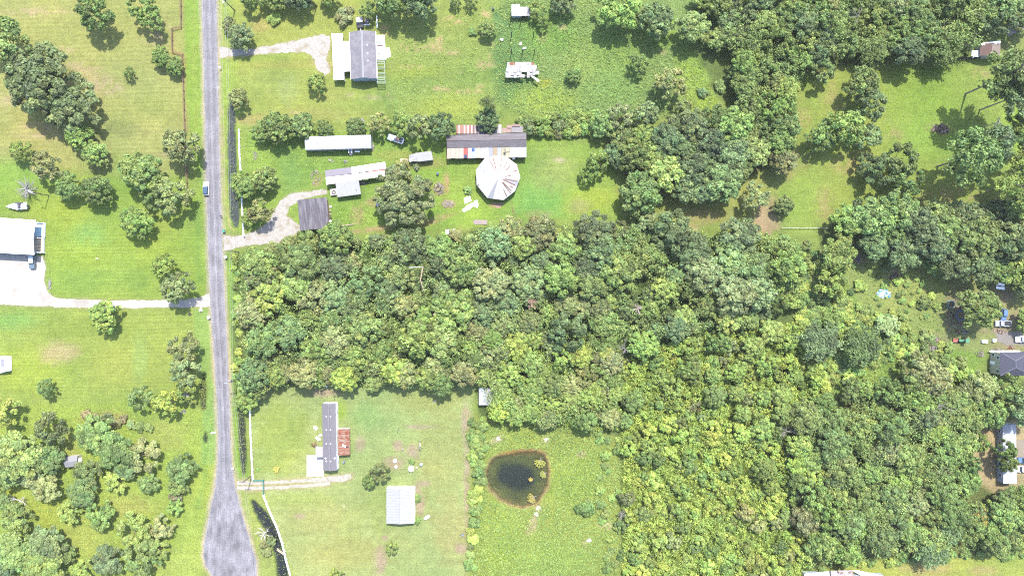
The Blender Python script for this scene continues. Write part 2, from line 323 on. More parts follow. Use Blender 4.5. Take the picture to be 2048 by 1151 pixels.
# ditches and pond: damp soils; deep water and sky reflection painted into bed colours
GZ = np.zeros(fx.size)
for q, D in enumerate(DITCHES):
    d = ldist(D, fx, fy)+(n2-.5)*3
    paint(d-2.5, (140,170,70), soft=3, amp=2, k=.7)
    paint(d, [(116,122,132),(116,108,64),(96,98,84),(66,74,86),(80,90,70)][q], soft=2.5, amp=2)  # blue-grey beds stand in for sky reflected on the ditch water
    GZ -= 0.55*(1-sstep(-2.0, 4.5, d))
for D in ([(404,690,10),(407,752,10)], [(411,890,10),(408,960,12),(396,1010,12)], [(395,400,8),(398,560,8)]):
    paint(ldist(D, fx, fy), (136,186,92), soft=6, amp=3, k=.5)
pd = sdist(POND, fx, fy)+(n2-.5)*2
paint(pd-4.5, (186,176,128), soft=3.5, amp=4); paint(pd-1.5, (140,124,84), soft=2, amp=1.5)
paint(pd+2, (134,138,78), soft=4, amp=3); B(1040,905,40,6,(176,146,80), k=.8)
paint(pd+9, (112,124,68), soft=8, amp=6); B(1032,953,37,27,(60,72,64), k=1, soft=8, amp=5, ang=8)
GZ -= 0.9*(1-sstep(-8, 2.5, pd))
# fine tonal variation
var = 1+(n1-.5)*.28+(n2-.5)*.22*(0.5+RGH)+(n3-.5)*.16
COL = COL*var[:, None]
COL[:, 0] *= 1+(n3-.5)*.3+(n1-.5)*.15
COL = np.clip(COL/KL*np.array([1.14, 1.09, .92]), 0.003, 0.6)
nX, nY = len(gx), len(gy)
verts = np.stack([GX.ravel(), GY.ravel(), GZ], 1)
idx = np.arange(nX*nY).reshape(nY, nX)
quads = np.stack([idx[:-1, :-1], idx[:-1, 1:], idx[1:, 1:], idx[1:, :-1]], -1).reshape(-1, 4)
def np_mesh(name, verts, faces, mats, cols=None, cname='tint', cdom='POINT', mi=None, smooth=False):
    me = bpy.data.meshes.new(name); n = faces.shape[1]
    me.vertices.add(len(verts)); me.vertices.foreach_set('co', np.asarray(verts, np.float32).ravel())
    me.loops.add(faces.size); me.loops.foreach_set('vertex_index', faces.astype(np.int32).ravel())
    me.polygons.add(len(faces)); me.polygons.foreach_set('loop_start', np.arange(0, faces.size, n, dtype=np.int32))
    for m in mats: me.materials.append(m)
    if mi is not None: me.polygons.foreach_set('material_index', np.asarray(mi, np.int32))
    if cols is not None:
        a = me.color_attributes.new(cname, 'FLOAT_COLOR', 'POINT') if cdom == 'POINT' else me.attributes.new(cname, 'FLOAT_COLOR', 'FACE')
        a.data.foreach_set('color', np.asarray(cols, np.float32).ravel())
    me.polygons.foreach_set('use_smooth', np.full(len(faces), smooth))
    me.update(calc_edges=True); me.validate(); return me
gm = bpy.data.materials.new('grass_and_soil'); gm.use_nodes = True
nt = gm.node_tree; p = nt.nodes['Principled BSDF']; p.inputs['Roughness'].default_value = .9; p.inputs['Specular IOR Level'].default_value = .1
at = nt.nodes.new('ShaderNodeAttribute'); at.attribute_name = 'tint'
tc = nt.nodes.new('ShaderNodeTexCoord')
def nz(sc_, det, lo, hi, stretch=None, p0=.3, p1=.7):
    n = nt.nodes.new('ShaderNodeTexNoise'); n.inputs['Scale'].default_value = sc_; n.inputs['Detail'].default_value = det
    if stretch:
        mp = nt.nodes.new('ShaderNodeMapping'); mp.inputs['Scale'].default_value = stretch; nt.links.new(tc.outputs['Object'], mp.inputs[0]); nt.links.new(mp.outputs[0], n.inputs[0])
    else: nt.links.new(tc.outputs['Object'], n.inputs[0])
    mr = nt.nodes.new('ShaderNodeMapRange'); mr.inputs[1].default_value = p0; mr.inputs[2].default_value = p1; mr.inputs[3].default_value = lo; mr.inputs[4].default_value = hi
    nt.links.new(n.outputs[0], mr.inputs[0]); return mr.outputs[0], n
def mul(a, b):
    m = nt.nodes.new('ShaderNodeMath'); m.operation = 'MULTIPLY'; nt.links.new(a, m.inputs[0]); nt.links.new(b, m.inputs[1]); return m.outputs[0]
f1, _ = nz(2.2, 5, .62, 1.38); f2, nn = nz(.5, 4, .88, 1.12); f3, _ = nz(1.0, 3, .93, 1.07, (.03, 1.3, 1))
r_ = nt.nodes.new('ShaderNodeMapRange'); r_.inputs[1].default_value = 0; r_.inputs[2].default_value = 1; r_.inputs[3].default_value = .6; r_.inputs[4].default_value = 1.3
nt.links.new(at.outputs['Alpha'], r_.inputs[0])
# fine noise gets stronger where the growth is rough
mxf = nt.nodes.new('ShaderNodeMix'); mxf.data_type = 'FLOAT'; mxf.clamp_factor = False
nt.links.new(r_.outputs[0], mxf.inputs[0]); mxf.inputs[2].default_value = 1.0; nt.links.new(f1, mxf.inputs[3])
v = mul(mul(mxf.outputs[0], f2), f3)
vm = nt.nodes.new('ShaderNodeVectorMath'); vm.operation = 'SCALE'; nt.links.new(at.outputs['Color'], vm.inputs[0]); nt.links.new(v, vm.inputs['Scale'])
# straw-coloured flecks
hs = nt.nodes.new('ShaderNodeHueSaturation'); hs.inputs['Saturation'].default_value = .7; hs.inputs['Hue'].default_value = .47; hs.inputs['Value'].default_value = 1.2
nt.links.new(vm.outputs[0], hs.inputs['Color'])
fl, _ = nz(3.0, 3, 0, .8, None, .55, .7); mx = nt.nodes.new('ShaderNodeMixRGB'); nt.links.new(fl, mx.inputs[0]); nt.links.new(vm.outputs[0], mx.inputs[1]); nt.links.new(hs.outputs[0], mx.inputs[2])
nt.links.new(mx.outputs[0], p.inputs['Base Color'])
bn = nt.nodes.new('ShaderNodeBump'); bn.inputs['Strength'].default_value = .5; bn.inputs['Distance'].default_value = .12
nb = nt.nodes.new('ShaderNodeTexNoise'); nb.inputs['Scale'].default_value = 2.4; nb.inputs['Detail'].default_value = 3; nt.links.new(tc.outputs['Object'], nb.inputs[0])
nt.links.new(nb.outputs[0], bn.inputs['Height']); nt.links.new(bn.outputs[0], p.inputs['Normal'])
ground = bpy.data.objects.new('ground', np_mesh('ground', verts, quads, [gm], np.concatenate([COL, RGH[:, None]], 1), smooth=True)); C.objects.link(ground); struct(ground)

# ------------------------------------------------------------------ road and drives
def densify(poly, step=1.6, amp=1.6, seed=3):
    out = []
    for k in range(len(poly)):
        a, b = poly[k], poly[(k+1) % len(poly)]; n = max(1, int(math.hypot(b[0]-a[0], b[1]-a[1])/step))
        for i in range(n): t = i/n; out.append((a[0]+(b[0]-a[0])*t, a[1]+(b[1]-a[1])*t))
    xs = np.array([q[0] for q in out]); ys = np.array([q[1] for q in out])
    return list(zip(xs+(fbm(xs, ys, 9, seed, 3)-.5)*2*amp+(vnoise(xs, ys, 2.2, seed+9)-.5)*amp*.7, ys+(fbm(xs, ys, 9, seed+50, 3)-.5)*2*amp+(vnoise(xs, ys, 2.2, seed+19)-.5)*amp*.7))
def sheet(name, poly, z, m, amp=1.6, seed=3, step=1.6):
    me = bpy.data.meshes.new(name); pts = [(*W(*q), z) for q in densify(poly, step, amp, seed)]
    me.from_pydata(pts, [], [tuple(range(len(pts)))])
    import bmesh
    bm = bmesh.new(); bm.from_mesh(me); bmesh.ops.triangulate(bm, faces=bm.faces[:]); bm.to_mesh(me); bm.free()
    for poly_ in me.polygons:
        if poly_.normal.z < 0: poly_.flip()
    me.materials.append(m); o = bpy.data.objects.new(name, me); C.objects.link(o); return struct(o)
# road: strip mesh with a cross coordinate for wheel tracks
rm = bpy.data.materials.new('chip_seal_asphalt'); rm.use_nodes = True; nt = rm.node_tree; p = nt.nodes['Principled BSDF']; p.inputs['Roughness'].default_value = .85; p.inputs['Specular IOR Level'].default_value = .2
tc = nt.nodes.new('ShaderNodeTexCoord'); at = nt.nodes.new('ShaderNodeAttribute'); at.attribute_name = 'tint'
a_, _ = nz(1.6, 6, .82, 1.18, (1.6, .10, 1)); b_, _ = nz(2.2, 6, .74, 1.26); c_, _ = nz(.3, 5, .86, 1.14)
v = mul(mul(a_, b_), c_); vm = nt.nodes.new('ShaderNodeVectorMath'); vm.operation = 'SCALE'; nt.links.new(at.outputs['Color'], vm.inputs[0]); nt.links.new(v, vm.inputs['Scale'])
nt.links.new(vm.outputs[0], p.inputs['Base Color'])
yl = np.linspace(-55, 1191, 700)
def interp(L, y): return np.interp(y, [q[1] for q in L], [q[0] for q in L])
uu = np.linspace(0, 1, 41); xl = interp(ROAD_L, yl); xr = interp(ROAD_R, yl)
YY = np.repeat(yl, len(uu)).reshape(len(yl), -1); UU = np.tile(uu, (len(yl), 1))
XX = xl[:, None]*(1-UU)+xr[:, None]*UU
ed = (fbm(XX.ravel(), YY.ravel(), 5, 77, 4).reshape(XX.shape)-.5)*4.0
XX = XX+ed*((UU == 0)*1.0+(UU == 1)*1.0)
bul = sstep(930, 1010, YY)
g = lin((190,187,196))
tr = sum(a*np.exp(-((UU-c-.02*(vnoise(YY, YY*0, 60, 5)-.5)*2)/w)**2) for c, w, a in ((.5,.05,.20),(.15,.06,.08),(.86,.06,.10)))-sum(a*np.exp(-((UU-c)/w)**2) for c, w, a in ((.3,.08,.12),(.68,.09,.13)))
old = sstep(470, 640, YY)*(1-bul)
tr = tr-old*.30*np.exp(-((UU-.56)/.035)**2)+old*.14*np.exp(-((UU-.40)/.05)**2)
tr = tr*(1-bul*.7)+bul*((fbm(XX.ravel(), YY.ravel()*.35, 9, 5).reshape(XX.shape)-.56)*1.1)
tr = tr+.35*np.clip(fbm(XX.ravel(), YY.ravel(), 30, 91).reshape(XX.shape)-.5, -.2, .3)
for k_ in range(60):
    px_, py_ = rng.uniform(400, 510), rng.uniform(0, 1150); tr = tr-rng.uniform(.04, .16)*np.exp(-((XX-px_)/rng.uniform(1.5, 5))**2-((YY-py_)/rng.uniform(3, 22))**2)
for yy, hw in ((122,4),(322,3),(760,3),(540,12),(488,16)): tr = tr+.12*np.exp(-((YY-yy)/hw)**2)
sd_ = sstep(.5, 1.0, YY/1200)
base = g[None, None]*(1+tr[..., None])
edge = np.clip(1-np.minimum(UU, 1-UU)*(xr-xl)[:, None]/3.4, 0, 1)*(0.9+.9*(fbm(XX.ravel(), YY.ravel(), 5, 17, 2).reshape(XX.shape)-.4))
edge = np.clip(edge, 0, 1)[..., None]
base = base*(1-edge)+lin((222,216,206))*edge
cols = np.concatenate([np.clip(base/KL, .006, .6), np.ones(base.shape[:2]+(1,))], -1).reshape(-1, 4)
vx = (XX-1024)*S; vy = (575.5-YY)*S
vv = np.stack([vx.ravel(), vy.ravel(), np.full(vx.size, .03)], 1); ii = np.arange(vx.size).reshape(vx.shape)
qq = np.stack([ii[1:, :-1], ii[1:, 1:], ii[:-1, 1:], ii[:-1, :-1]], -1).reshape(-1, 4)
road = bpy.data.objects.new('road', np_mesh('road', vv, qq, [rm], cols)); C.objects.link(road); struct(road)

gravel = mat('white_shell_gravel', (.27,.255,.235,1), (.215,.20,.18,1), 1.2, .95, bump=.3, bscale=6, spec=.1, col3=(.19,.165,.125,1), scale3=.35, thr=(.52, .68))
white_gravel = mat('crushed_limestone', (.31,.29,.27,1), (.255,.235,.215,1), .8, .95, bump=.3, bscale=6, spec=.1, col3=(.20,.18,.155,1), scale3=.12, thr=(.5, .75))
concrete = mat('pale_concrete', (.40,.395,.40,1), (.30,.295,.295,1), .9, .85, spec=.2)
tan_gravel = mat('thin_gravel_track', (.27,.25,.22,1), (.22,.20,.165,1), 1.0, .95, spec=.1, bump=.3, bscale=6, col3=alb(200,200,150), scale3=.5, thr=(.56, .78))
sheet('gravel_drive', DRIVE_TOP, .012, gravel, 3.2, 5)
sheet('gravel_drive', DRIVE_MID, .012, gravel, 2.6, 6)
sheet('gravel_yard', DRIVE_LEFT, .012, white_gravel, 1.8, 7)
def ribbon(T):
    Lp, Rp = [], []
    for k, (x, y, w) in enumerate(T):
        a = T[max(k-1, 0)]; b = T[min(k+1, len(T)-1)]; dx, dy = b[0]-a[0], b[1]-a[1]; n = math.hypot(dx, dy)
        Lp.append((x-dy/n*w/2, y+dx/n*w/2)); Rp.append((x+dy/n*w/2, y-dx/n*w/2))
    return Lp+Rp[::-1]
def track(T, z, seed):
    yy_ = []; 
    for a, b in zip(T[:-1], T[1:]):
        n = max(1, int(math.hypot(b[0]-a[0], b[1]-a[1])/1.2))
        for i in range(n): yy_.append(tuple(a[q]+(b[q]-a[q])*i/n for q in range(3)))
    A = np.array(yy_+[T[-1]]); D = np.gradient(A[:, :2], axis=0); D /= np.linalg.norm(D, axis=1, keepdims=True); N_ = np.stack([-D[:, 1], D[:, 0]], 1)
    hw = A[:, 2:3]/2; l = A[:, :2]+N_*hw*(.6+.8*fbm(A[:, 0], A[:, 1], 7, seed, 3)[:, None]); r = A[:, :2]-N_*hw*(.6+.8*fbm(A[:, 0], A[:, 1], 7, seed+5, 3)[:, None])
    n = len(A); V = np.concatenate([l, r]); V3 = np.stack([(V[:, 0]-1024)*S, (575.5-V[:, 1])*S, np.full(2*n, z)], 1)
    F = np.array([(i, i+1, n+i+1, n+i) for i in range(n-1)]); o = bpy.data.objects.new('wheel_track', np_mesh('wheel_track', V3, F, [tan_gravel])); C.objects.link(o); return struct(o)
track(TRACK_N, .012, 8); track(TRACK_S, .016, 9)
sheet('concrete_pad', [(613.5,909.5),(647,909.5),(648,951.5),(613.5,952.5)], .06, concrete, .25, 4, 4)
sheet('dirt_lane', [(2008,62),(2022,50),(2060,38),(2080,44),(2050,58),(2016,72)], .014, simple('lane_dirt', 196,186,180), 2.5, 12)
sheet('dirt_lane', [(1992,668),(2020,664),(2080,660),(2080,690),(2020,690),(1996,684)], .014, simple('grey_lane_dirt', 190,182,174), 3, 13)
sheet('dirt_lane', [(2034,880),(2080,872),(2080,930),(2036,932)], .014, simple('yard_dirt', 214,196,170), 3, 14)

# ------------------------------------------------------------------ water
wm = bpy.data.materials.new('still_water'); wm.use_nodes = True; nt = wm.node_tree; nt.nodes.remove(nt.nodes['Principled BSDF'])
gl = nt.nodes.new('ShaderNodeBsdfGlossy'); gl.inputs['Roughness'].default_value = .08; tp = nt.nodes.new('ShaderNodeBsdfTransparent'); tp.inputs[0].default_value = (.86, .90, .88, 1)
fr = nt.nodes.new('ShaderNodeFresnel'); fr.inputs[0].default_value = 1.33; ms = nt.nodes.new('ShaderNodeMixShader')
tcw = nt.nodes.new('ShaderNodeTexCoord'); nw = nt.nodes.new('ShaderNodeTexNoise'); nw.inputs['Scale'].default_value = 3; nt.links.new(tcw.outputs['Object'], nw.inputs[0])
bw = nt.nodes.new('ShaderNodeBump'); bw.inputs['Strength'].default_value = .15; bw.inputs['Distance'].default_value = .05; nt.links.new(nw.outputs[0], bw.inputs['Height']); nt.links.new(bw.outputs[0], gl.inputs['Normal'])
nt.links.new(fr.outputs[0], ms.inputs[0]); nt.links.new(tp.outputs[0], ms.inputs[1]); nt.links.new(gl.outputs[0], ms.inputs[2])
nt.links.new(ms.outputs[0], nt.nodes['Material Output'].inputs[0])
cx_, cy_ = 1036, 955
sheet('pond_water', [(cx_+(x-cx_)*1.06, cy_+(y-cy_)*1.06) for x, y in POND], -.30, wm, .5, 3, 4)
for D in DITCHES: sheet('ditch_water', ribbon([(x, y, w+3) for x, y, w in D]), -.28, wm, .6, 3, 3)
# ------------------------------------------------------------------ foliage
def leaf_material(name='leaves'):
    m = bpy.data.materials.new(name); m.use_nodes = True; nt = m.node_tree; p = nt.nodes['Principled BSDF']
    p.inputs['Roughness'].default_value = .55; p.inputs['Specular IOR Level'].default_value = .35
    oi = nt.nodes.new('ShaderNodeObjectInfo'); at = nt.nodes.new('ShaderNodeAttribute'); at.attribute_name = 'tint'
    mx = nt.nodes.new('ShaderNodeMixRGB'); mx.blend_type = 'MULTIPLY'; mx.inputs[0].default_value = 1
    nt.links.new(oi.outputs['Color'], mx.inputs[1]); nt.links.new(at.outputs['Color'], mx.inputs[2])
    nt.links.new(mx.outputs[0], p.inputs['Base Color'])
    tr = nt.nodes.new('ShaderNodeBsdfTranslucent'); nt.links.new(mx.outputs[0], tr.inputs[0])
    ms = nt.nodes.new('ShaderNodeMixShader'); ms.inputs[0].default_value = .36
    nt.links.new(p.outputs[0], ms.inputs[1]); nt.links.new(tr.outputs[0], ms.inputs[2]); nt.links.new(ms.outputs[0], nt.nodes['Material Output'].inputs[0])
    return m
LEAF = leaf_material()
BARK = mat('bark', (.10, .075, .055, 1), (.16, .13, .10, 1), 6, .9, spec=.1)
PALE_BARK = mat('pale_bark', (.20, .16, .13, 1), (.30, .26, .22, 1), 6, .9, spec=.1)
DEAD = mat('bleached_wood', (.30, .28, .26, 1), (.42, .40, .37, 1), 5, .9, spec=.1)

def unit(v): return v/np.maximum(np.linalg.norm(v, axis=1, keepdims=True), 1e-9)
def quads_from(cent, nrm, size, g, aspect=.62):
    n = len(cent); t = unit(np.cross(nrm, unit(g.normal(size=(n, 3))))); b = np.cross(nrm, t)
    s = size*g.uniform(.65, 1.35, n)[:, None]; fold = nrm*s*.18
    v = np.stack([cent+t*s, cent+b*s*aspect+fold, cent-t*s, cent-b*s*aspect+fold], 1).reshape(-1, 3)
    return v, np.arange(4*n).reshape(n, 4)
def lobe_leaves(centers, radii, n, size, seed, sub=12, subr=.42, down=-.25, jit=.5, tintl=.16, tint=.22):
    """leaves on clumps on lobes; centers (k,3), radii (k,) or (k,3)"""
    g = np.random.default_rng(seed); k = len(centers); radii = np.asarray(radii, float)
    if radii.ndim == 1: radii = np.repeat(radii[:, None], 3, 1)
    w = radii[:, 0]**2; li = g.choice(k, n, p=w/w.sum()); si = g.integers(0, sub, n)
    sd_ = unit(g.normal(size=(k, sub, 3))+np.array([0, 0, .45])); sr = g.uniform(.7, 1.3, (k, sub))*subr
    d = unit(g.normal(size=(n, 3))); d[:, 2] = np.where(d[:, 2] < down, -d[:, 2], d[:, 2])
    sc_ = centers[li]+sd_[li, si]*radii[li]*.72
    pos = sc_+d*(sr[li, si]*g.uniform(.75, 1.08, n))[:, None]*radii[li]
    nrm = unit(d*.7+unit(pos-centers[li])*.4+np.array([0, 0, .25])+g.normal(size=(n, 3))*jit*.6)
    v, f = quads_from(pos, nrm, size, g)
    lt = 1+g.normal(size=k)*tintl; st = 1+g.normal(size=(k, sub))*tintl*.8; hue = g.normal(size=k)*.06
    t = (lt[li]*st[li, si]*(1+g.normal(size=n)*tint)).clip(.35, 1.9); h = hue[li]+g.normal(size=n)*.06
    col = np.stack([t*(1+h), t, t*(1-h*.5), np.ones(n)], 1)
    return v, f, np.repeat(col, 4, 0)
def hemi_lobes(k, g, r0, r1, flat=1.0, core=0):
    """lobe centres spread over a dome of unit radius, base at z=0, top near z=flat"""
    out = []; rad = []
    for i in range(k):
        r = g.uniform(r0, r1); a = i*2.39996+g.uniform(-.3, .3); u = math.sqrt((i+.5)/k)
        rr = u*(1-r*.85); z = flat*math.sqrt(max(0, 1-u*u*.85))*(1-r*.5)
        out.append((rr*math.cos(a)+g.uniform(-.06, .06), rr*math.sin(a)+g.uniform(-.06, .06), max(r*.6, z*g.uniform(.8, 1.05)))); rad.append(r)
    if core: out.append((0, 0, flat*.34)); rad.append(core)
    return np.array(out), np.array(rad)
def crown_mesh(kind, seed):
    g = np.random.default_rng(seed)
    if kind == 'dense':      # round, cauliflower-like
        c, r = hemi_lobes(34, g, .17, .28, .95, .6); v = lobe_leaves(c, r, 9400, .055, seed, 10, .42, jit=.65)
    elif kind == 'wood':     # forest crown, domed with bumpy top
        c, r = hemi_lobes(30, g, .17, .31, .85, .55); v = lobe_leaves(c, r, 8600, .055, seed, 9, .44, jit=.75)
    elif kind == 'oak':      # big spreading crown with fine clumps
        c, r = hemi_lobes(64, g, .11, .20, .75, .6); v = lobe_leaves(c, r, 19000, .036, seed, 12, .44)
    elif kind == 'airy':     # loose, gaps between the limbs
        c, r = hemi_lobes(28, g, .16, .27, .9); keep = g.random(28) > .14; c, r = c[keep], r[keep]*1.1
        c[:, :2] *= 1.08; v = lobe_leaves(c, r, 5400, .056, seed, 9, .46, jit=.85)
    elif kind == 'pine':     # separated whorled clumps on long limbs
        c, r = hemi_lobes(30, g, .17, .27, 1.0, .35); keep = g.random(31) > .12; c, r = c[keep], r[keep]
        v = lobe_leaves(c, np.stack([r*1.15, r*1.15, r*.7], 1), 7000, .046, seed, 10, .5, jit=.9)
    elif kind == 'feather':  # drooping plumes radiating from the middle
        n = 5200; k = 46; a = np.arange(k)*2.39996; ln = g.uniform(.6, 1.05, k); el = g.uniform(.1, 1.1, k)
        li = g.integers(0, k, n); t = g.uniform(.12, 1, n); rr = ln[li]*t*np.cos(el[li]*.8)
        z = .35+.75*np.sin(el[li])*t-.35*t**2+g.normal(size=n)*.05
        pos = np.stack([rr*np.cos(a[li])+g.normal(size=n)*.07, rr*np.sin(a[li])+g.normal(size=n)*.07, z], 1)
        nrm = unit(np.array([0, 0, 1.0])+g.normal(size=(n, 3))*.55); vv, f = quads_from(pos, nrm, .07, g, .4)
        tt = ((1+g.normal(size=k)*.15)[li]*(1+g.normal(size=n)*.2)).clip(.4, 1.8); v = (vv, f, np.repeat(np.stack([tt, tt, tt, np.ones(n)], 1), 4, 0))
    elif kind == 'bush':
        c, r = hemi_lobes(9, g, .34, .5, .8); v = lobe_leaves(c, r, 1900, .10, seed, 9, .45, jit=.6)
    elif kind == 'sapling':  # few upright bright tufts
        c, r = hemi_lobes(8, g, .26, .42, 1.0); c[:, :2] *= 1.1; v = lobe_leaves(c, r, 2200, .09, seed, 8, .5, jit=.6)
    q = np.percentile(np.hypot(v[0][:, 0], v[0][:, 1]), 96); v[0][:, :2] /= q; v[0][:, 2] /= np.percentile(v[0][:, 2], 99.5)
    return np_mesh('crown', v[0], v[1], [LEAF], v[2])
def trunk_mesh(seed, limbs=6, spread=.62, bark=None, tall=False):
    g = np.random.default_rng(seed); m = MB()
    lean = g.uniform(-.06, .06, 2)
    m.tube([(0, 0, 0), (lean[0]*.4, lean[1]*.4, .45), (lean[0], lean[1], 1.0), (lean[0]*1.4, lean[1]*1.4, 1.45)], [.075, .055, .045, .012] if not tall else [.05, .042, .03, .01], 7)
    for i in range(limbs):
        a = i*2.39996+g.uniform(-.4, .4); L = g.uniform(.6, 1)*spread; z0 = g.uniform(.7, 1.15)
        p0 = (lean[0]*z0, lean[1]*z0, z0); p1 = (math.cos(a)*L*.5, math.sin(a)*L*.5, z0+.18); p2 = (math.cos(a)*L, math.sin(a)*L, z0+g.uniform(.2, .5))
        m.tube([p0, p1, p2], [.03, .02, .008], 5)
    return m.mesh('trunk', bark or BARK)
CR = {k: [crown_mesh(k, 100+17*i+hash_) for i in range(n)] for k, n, hash_ in (('dense', 4, 1), ('wood', 6, 2), ('oak', 3, 3), ('airy', 4, 4), ('pine', 4, 5), ('feather', 2, 6), ('bush', 4, 7), ('sapling', 5, 8))}
TK = [trunk_mesh(i) for i in range(4)]; TKT = [trunk_mesh(10+i, 7, .5, PALE_BARK, True) for i in range(3)]
def fol(r, g, b, k=1.0):
    v = np.clip(lin((r, g, b))/KL*LF*k*np.array([1.05, 1, .95]), .004, .3); return (float(v[0]), float(v[1]), float(v[2]), 1)
LF = 3.3           # crown faces shade one another: leaf albedo is higher than the crown's mean tone
PAL = {'D': (108,132,82), 'M': (122,148,80), 'L': (136,164,84), 'Y': (152,176,84), 'O': (138,152,96), 'G': (124,150,96), 'B': (150,138,98), 'X': (184,178,88)}
PALN = {'D': 'dark green', 'M': 'mid green', 'L': 'light green', 'Y': 'yellow-green', 'O': 'grey-green', 'G': 'pale blue-green', 'B': 'brownish', 'X': 'golden yellow'}
KINDN = {'dense': 'round dense', 'wood': 'leafy', 'oak': 'broad spreading', 'airy': 'loose open', 'pine': 'tall', 'feather': 'feathery', 'bush': 'low'}
ASP = {'dense': 1.15, 'wood': .98, 'oak': .8, 'airy': 1.1, 'pine': 1.2, 'feather': .9, 'bush': .9, 'sapling': 1.2}
TRK = {'dense': .55, 'wood': 1.0, 'oak': .45, 'airy': .75, 'pine': 2.1, 'feather': .8, 'bush': .15}
KNAME = {'dense': 'broadleaf_tree', 'wood': 'woodland_tree', 'oak': 'oak_tree', 'airy': 'open_crown_tree', 'pine': 'pine_tree', 'feather': 'feathery_tree'}
tcount = [0]
def tree(x, y, rp, kind, col, label, group=None, hk=1.0, name=None, cat='tree'):
    """x, y: photo pixel of the crown's middle; rp: crown radius in photo pixels"""
    g = random.Random(tcount[0]*31+5); tcount[0] += 1
    r = rp*S; ch = r*ASP[kind]*hk*g.uniform(.9, 1.1); th = max(r*TRK[kind]*hk*g.uniform(.85, 1.15), .8 if kind != 'bush' else .1)
    if kind == 'pine': th = max(th, 9)
    zc = th*.75+ch*.45; k = (CH-zc)/CH; r *= k*.97
    gxy = W(x, y, zc)
    t = thing(name or KNAME[kind], label, cat, gxy, g.uniform(0, 360), group)
    cr = child(g.choice(CR[kind]), 'crown', t, (0, 0, th*.75), (r*g.uniform(.94, 1.06), r*g.uniform(.94, 1.06), ch))
    c = PAL[col] if isinstance(col, str) else col; j = g.uniform(.88, 1.12)
    cr.color = fol(c[0]*j*g.uniform(.96, 1.05), c[1]*j, c[2]*j*g.uniform(.95, 1.06))
    child(g.choice(TKT if kind == 'pine' else TK), 'trunk', t, (0, 0, 0), (r*(.75 if kind == 'pine' else .8), r*(.75 if kind == 'pine' else .8), th))
    return t
def shrub(x, y, rp, col, label, group=None, kind='bush', name='shrub', cat='shrub', hk=1.0):
    g = random.Random(tcount[0]*37+3); tcount[0] += 1
    r = rp*S; h = r*ASP[kind]*hk; gx_, gy_ = W(x, y, h*.5)
    o = bpy.data.objects.new(name, g.choice(CR[kind])); C.objects.link(o)
    o.location = (gx_, gy_, -.05); o.rotation_euler = (0, 0, g.uniform(0, 6.28)); o.scale = (r*g.uniform(.9, 1.1), r*g.uniform(.9, 1.1), h)
    c = PAL[col] if isinstance(col, str) else col; j = g.uniform(.85, 1.15); o.color = fol(c[0]*j*g.uniform(.93, 1.07), c[1]*j, c[2]*j)
    return tag(o, label, cat, group)
def size_word(rp): return 'small' if rp < 19 else ('large' if rp > 36 else 'medium')
def T(x, y, rp, kind, col, loc, **kw):
    kw.setdefault('name', None)
    kd = KINDN[kind]; noun = 'pine' if kind == 'pine' else ('tree')
    return tree(x, y, rp, kind, col, f"{size_word(rp)} {kd} {PALN[col]} {noun} {loc}", **kw)

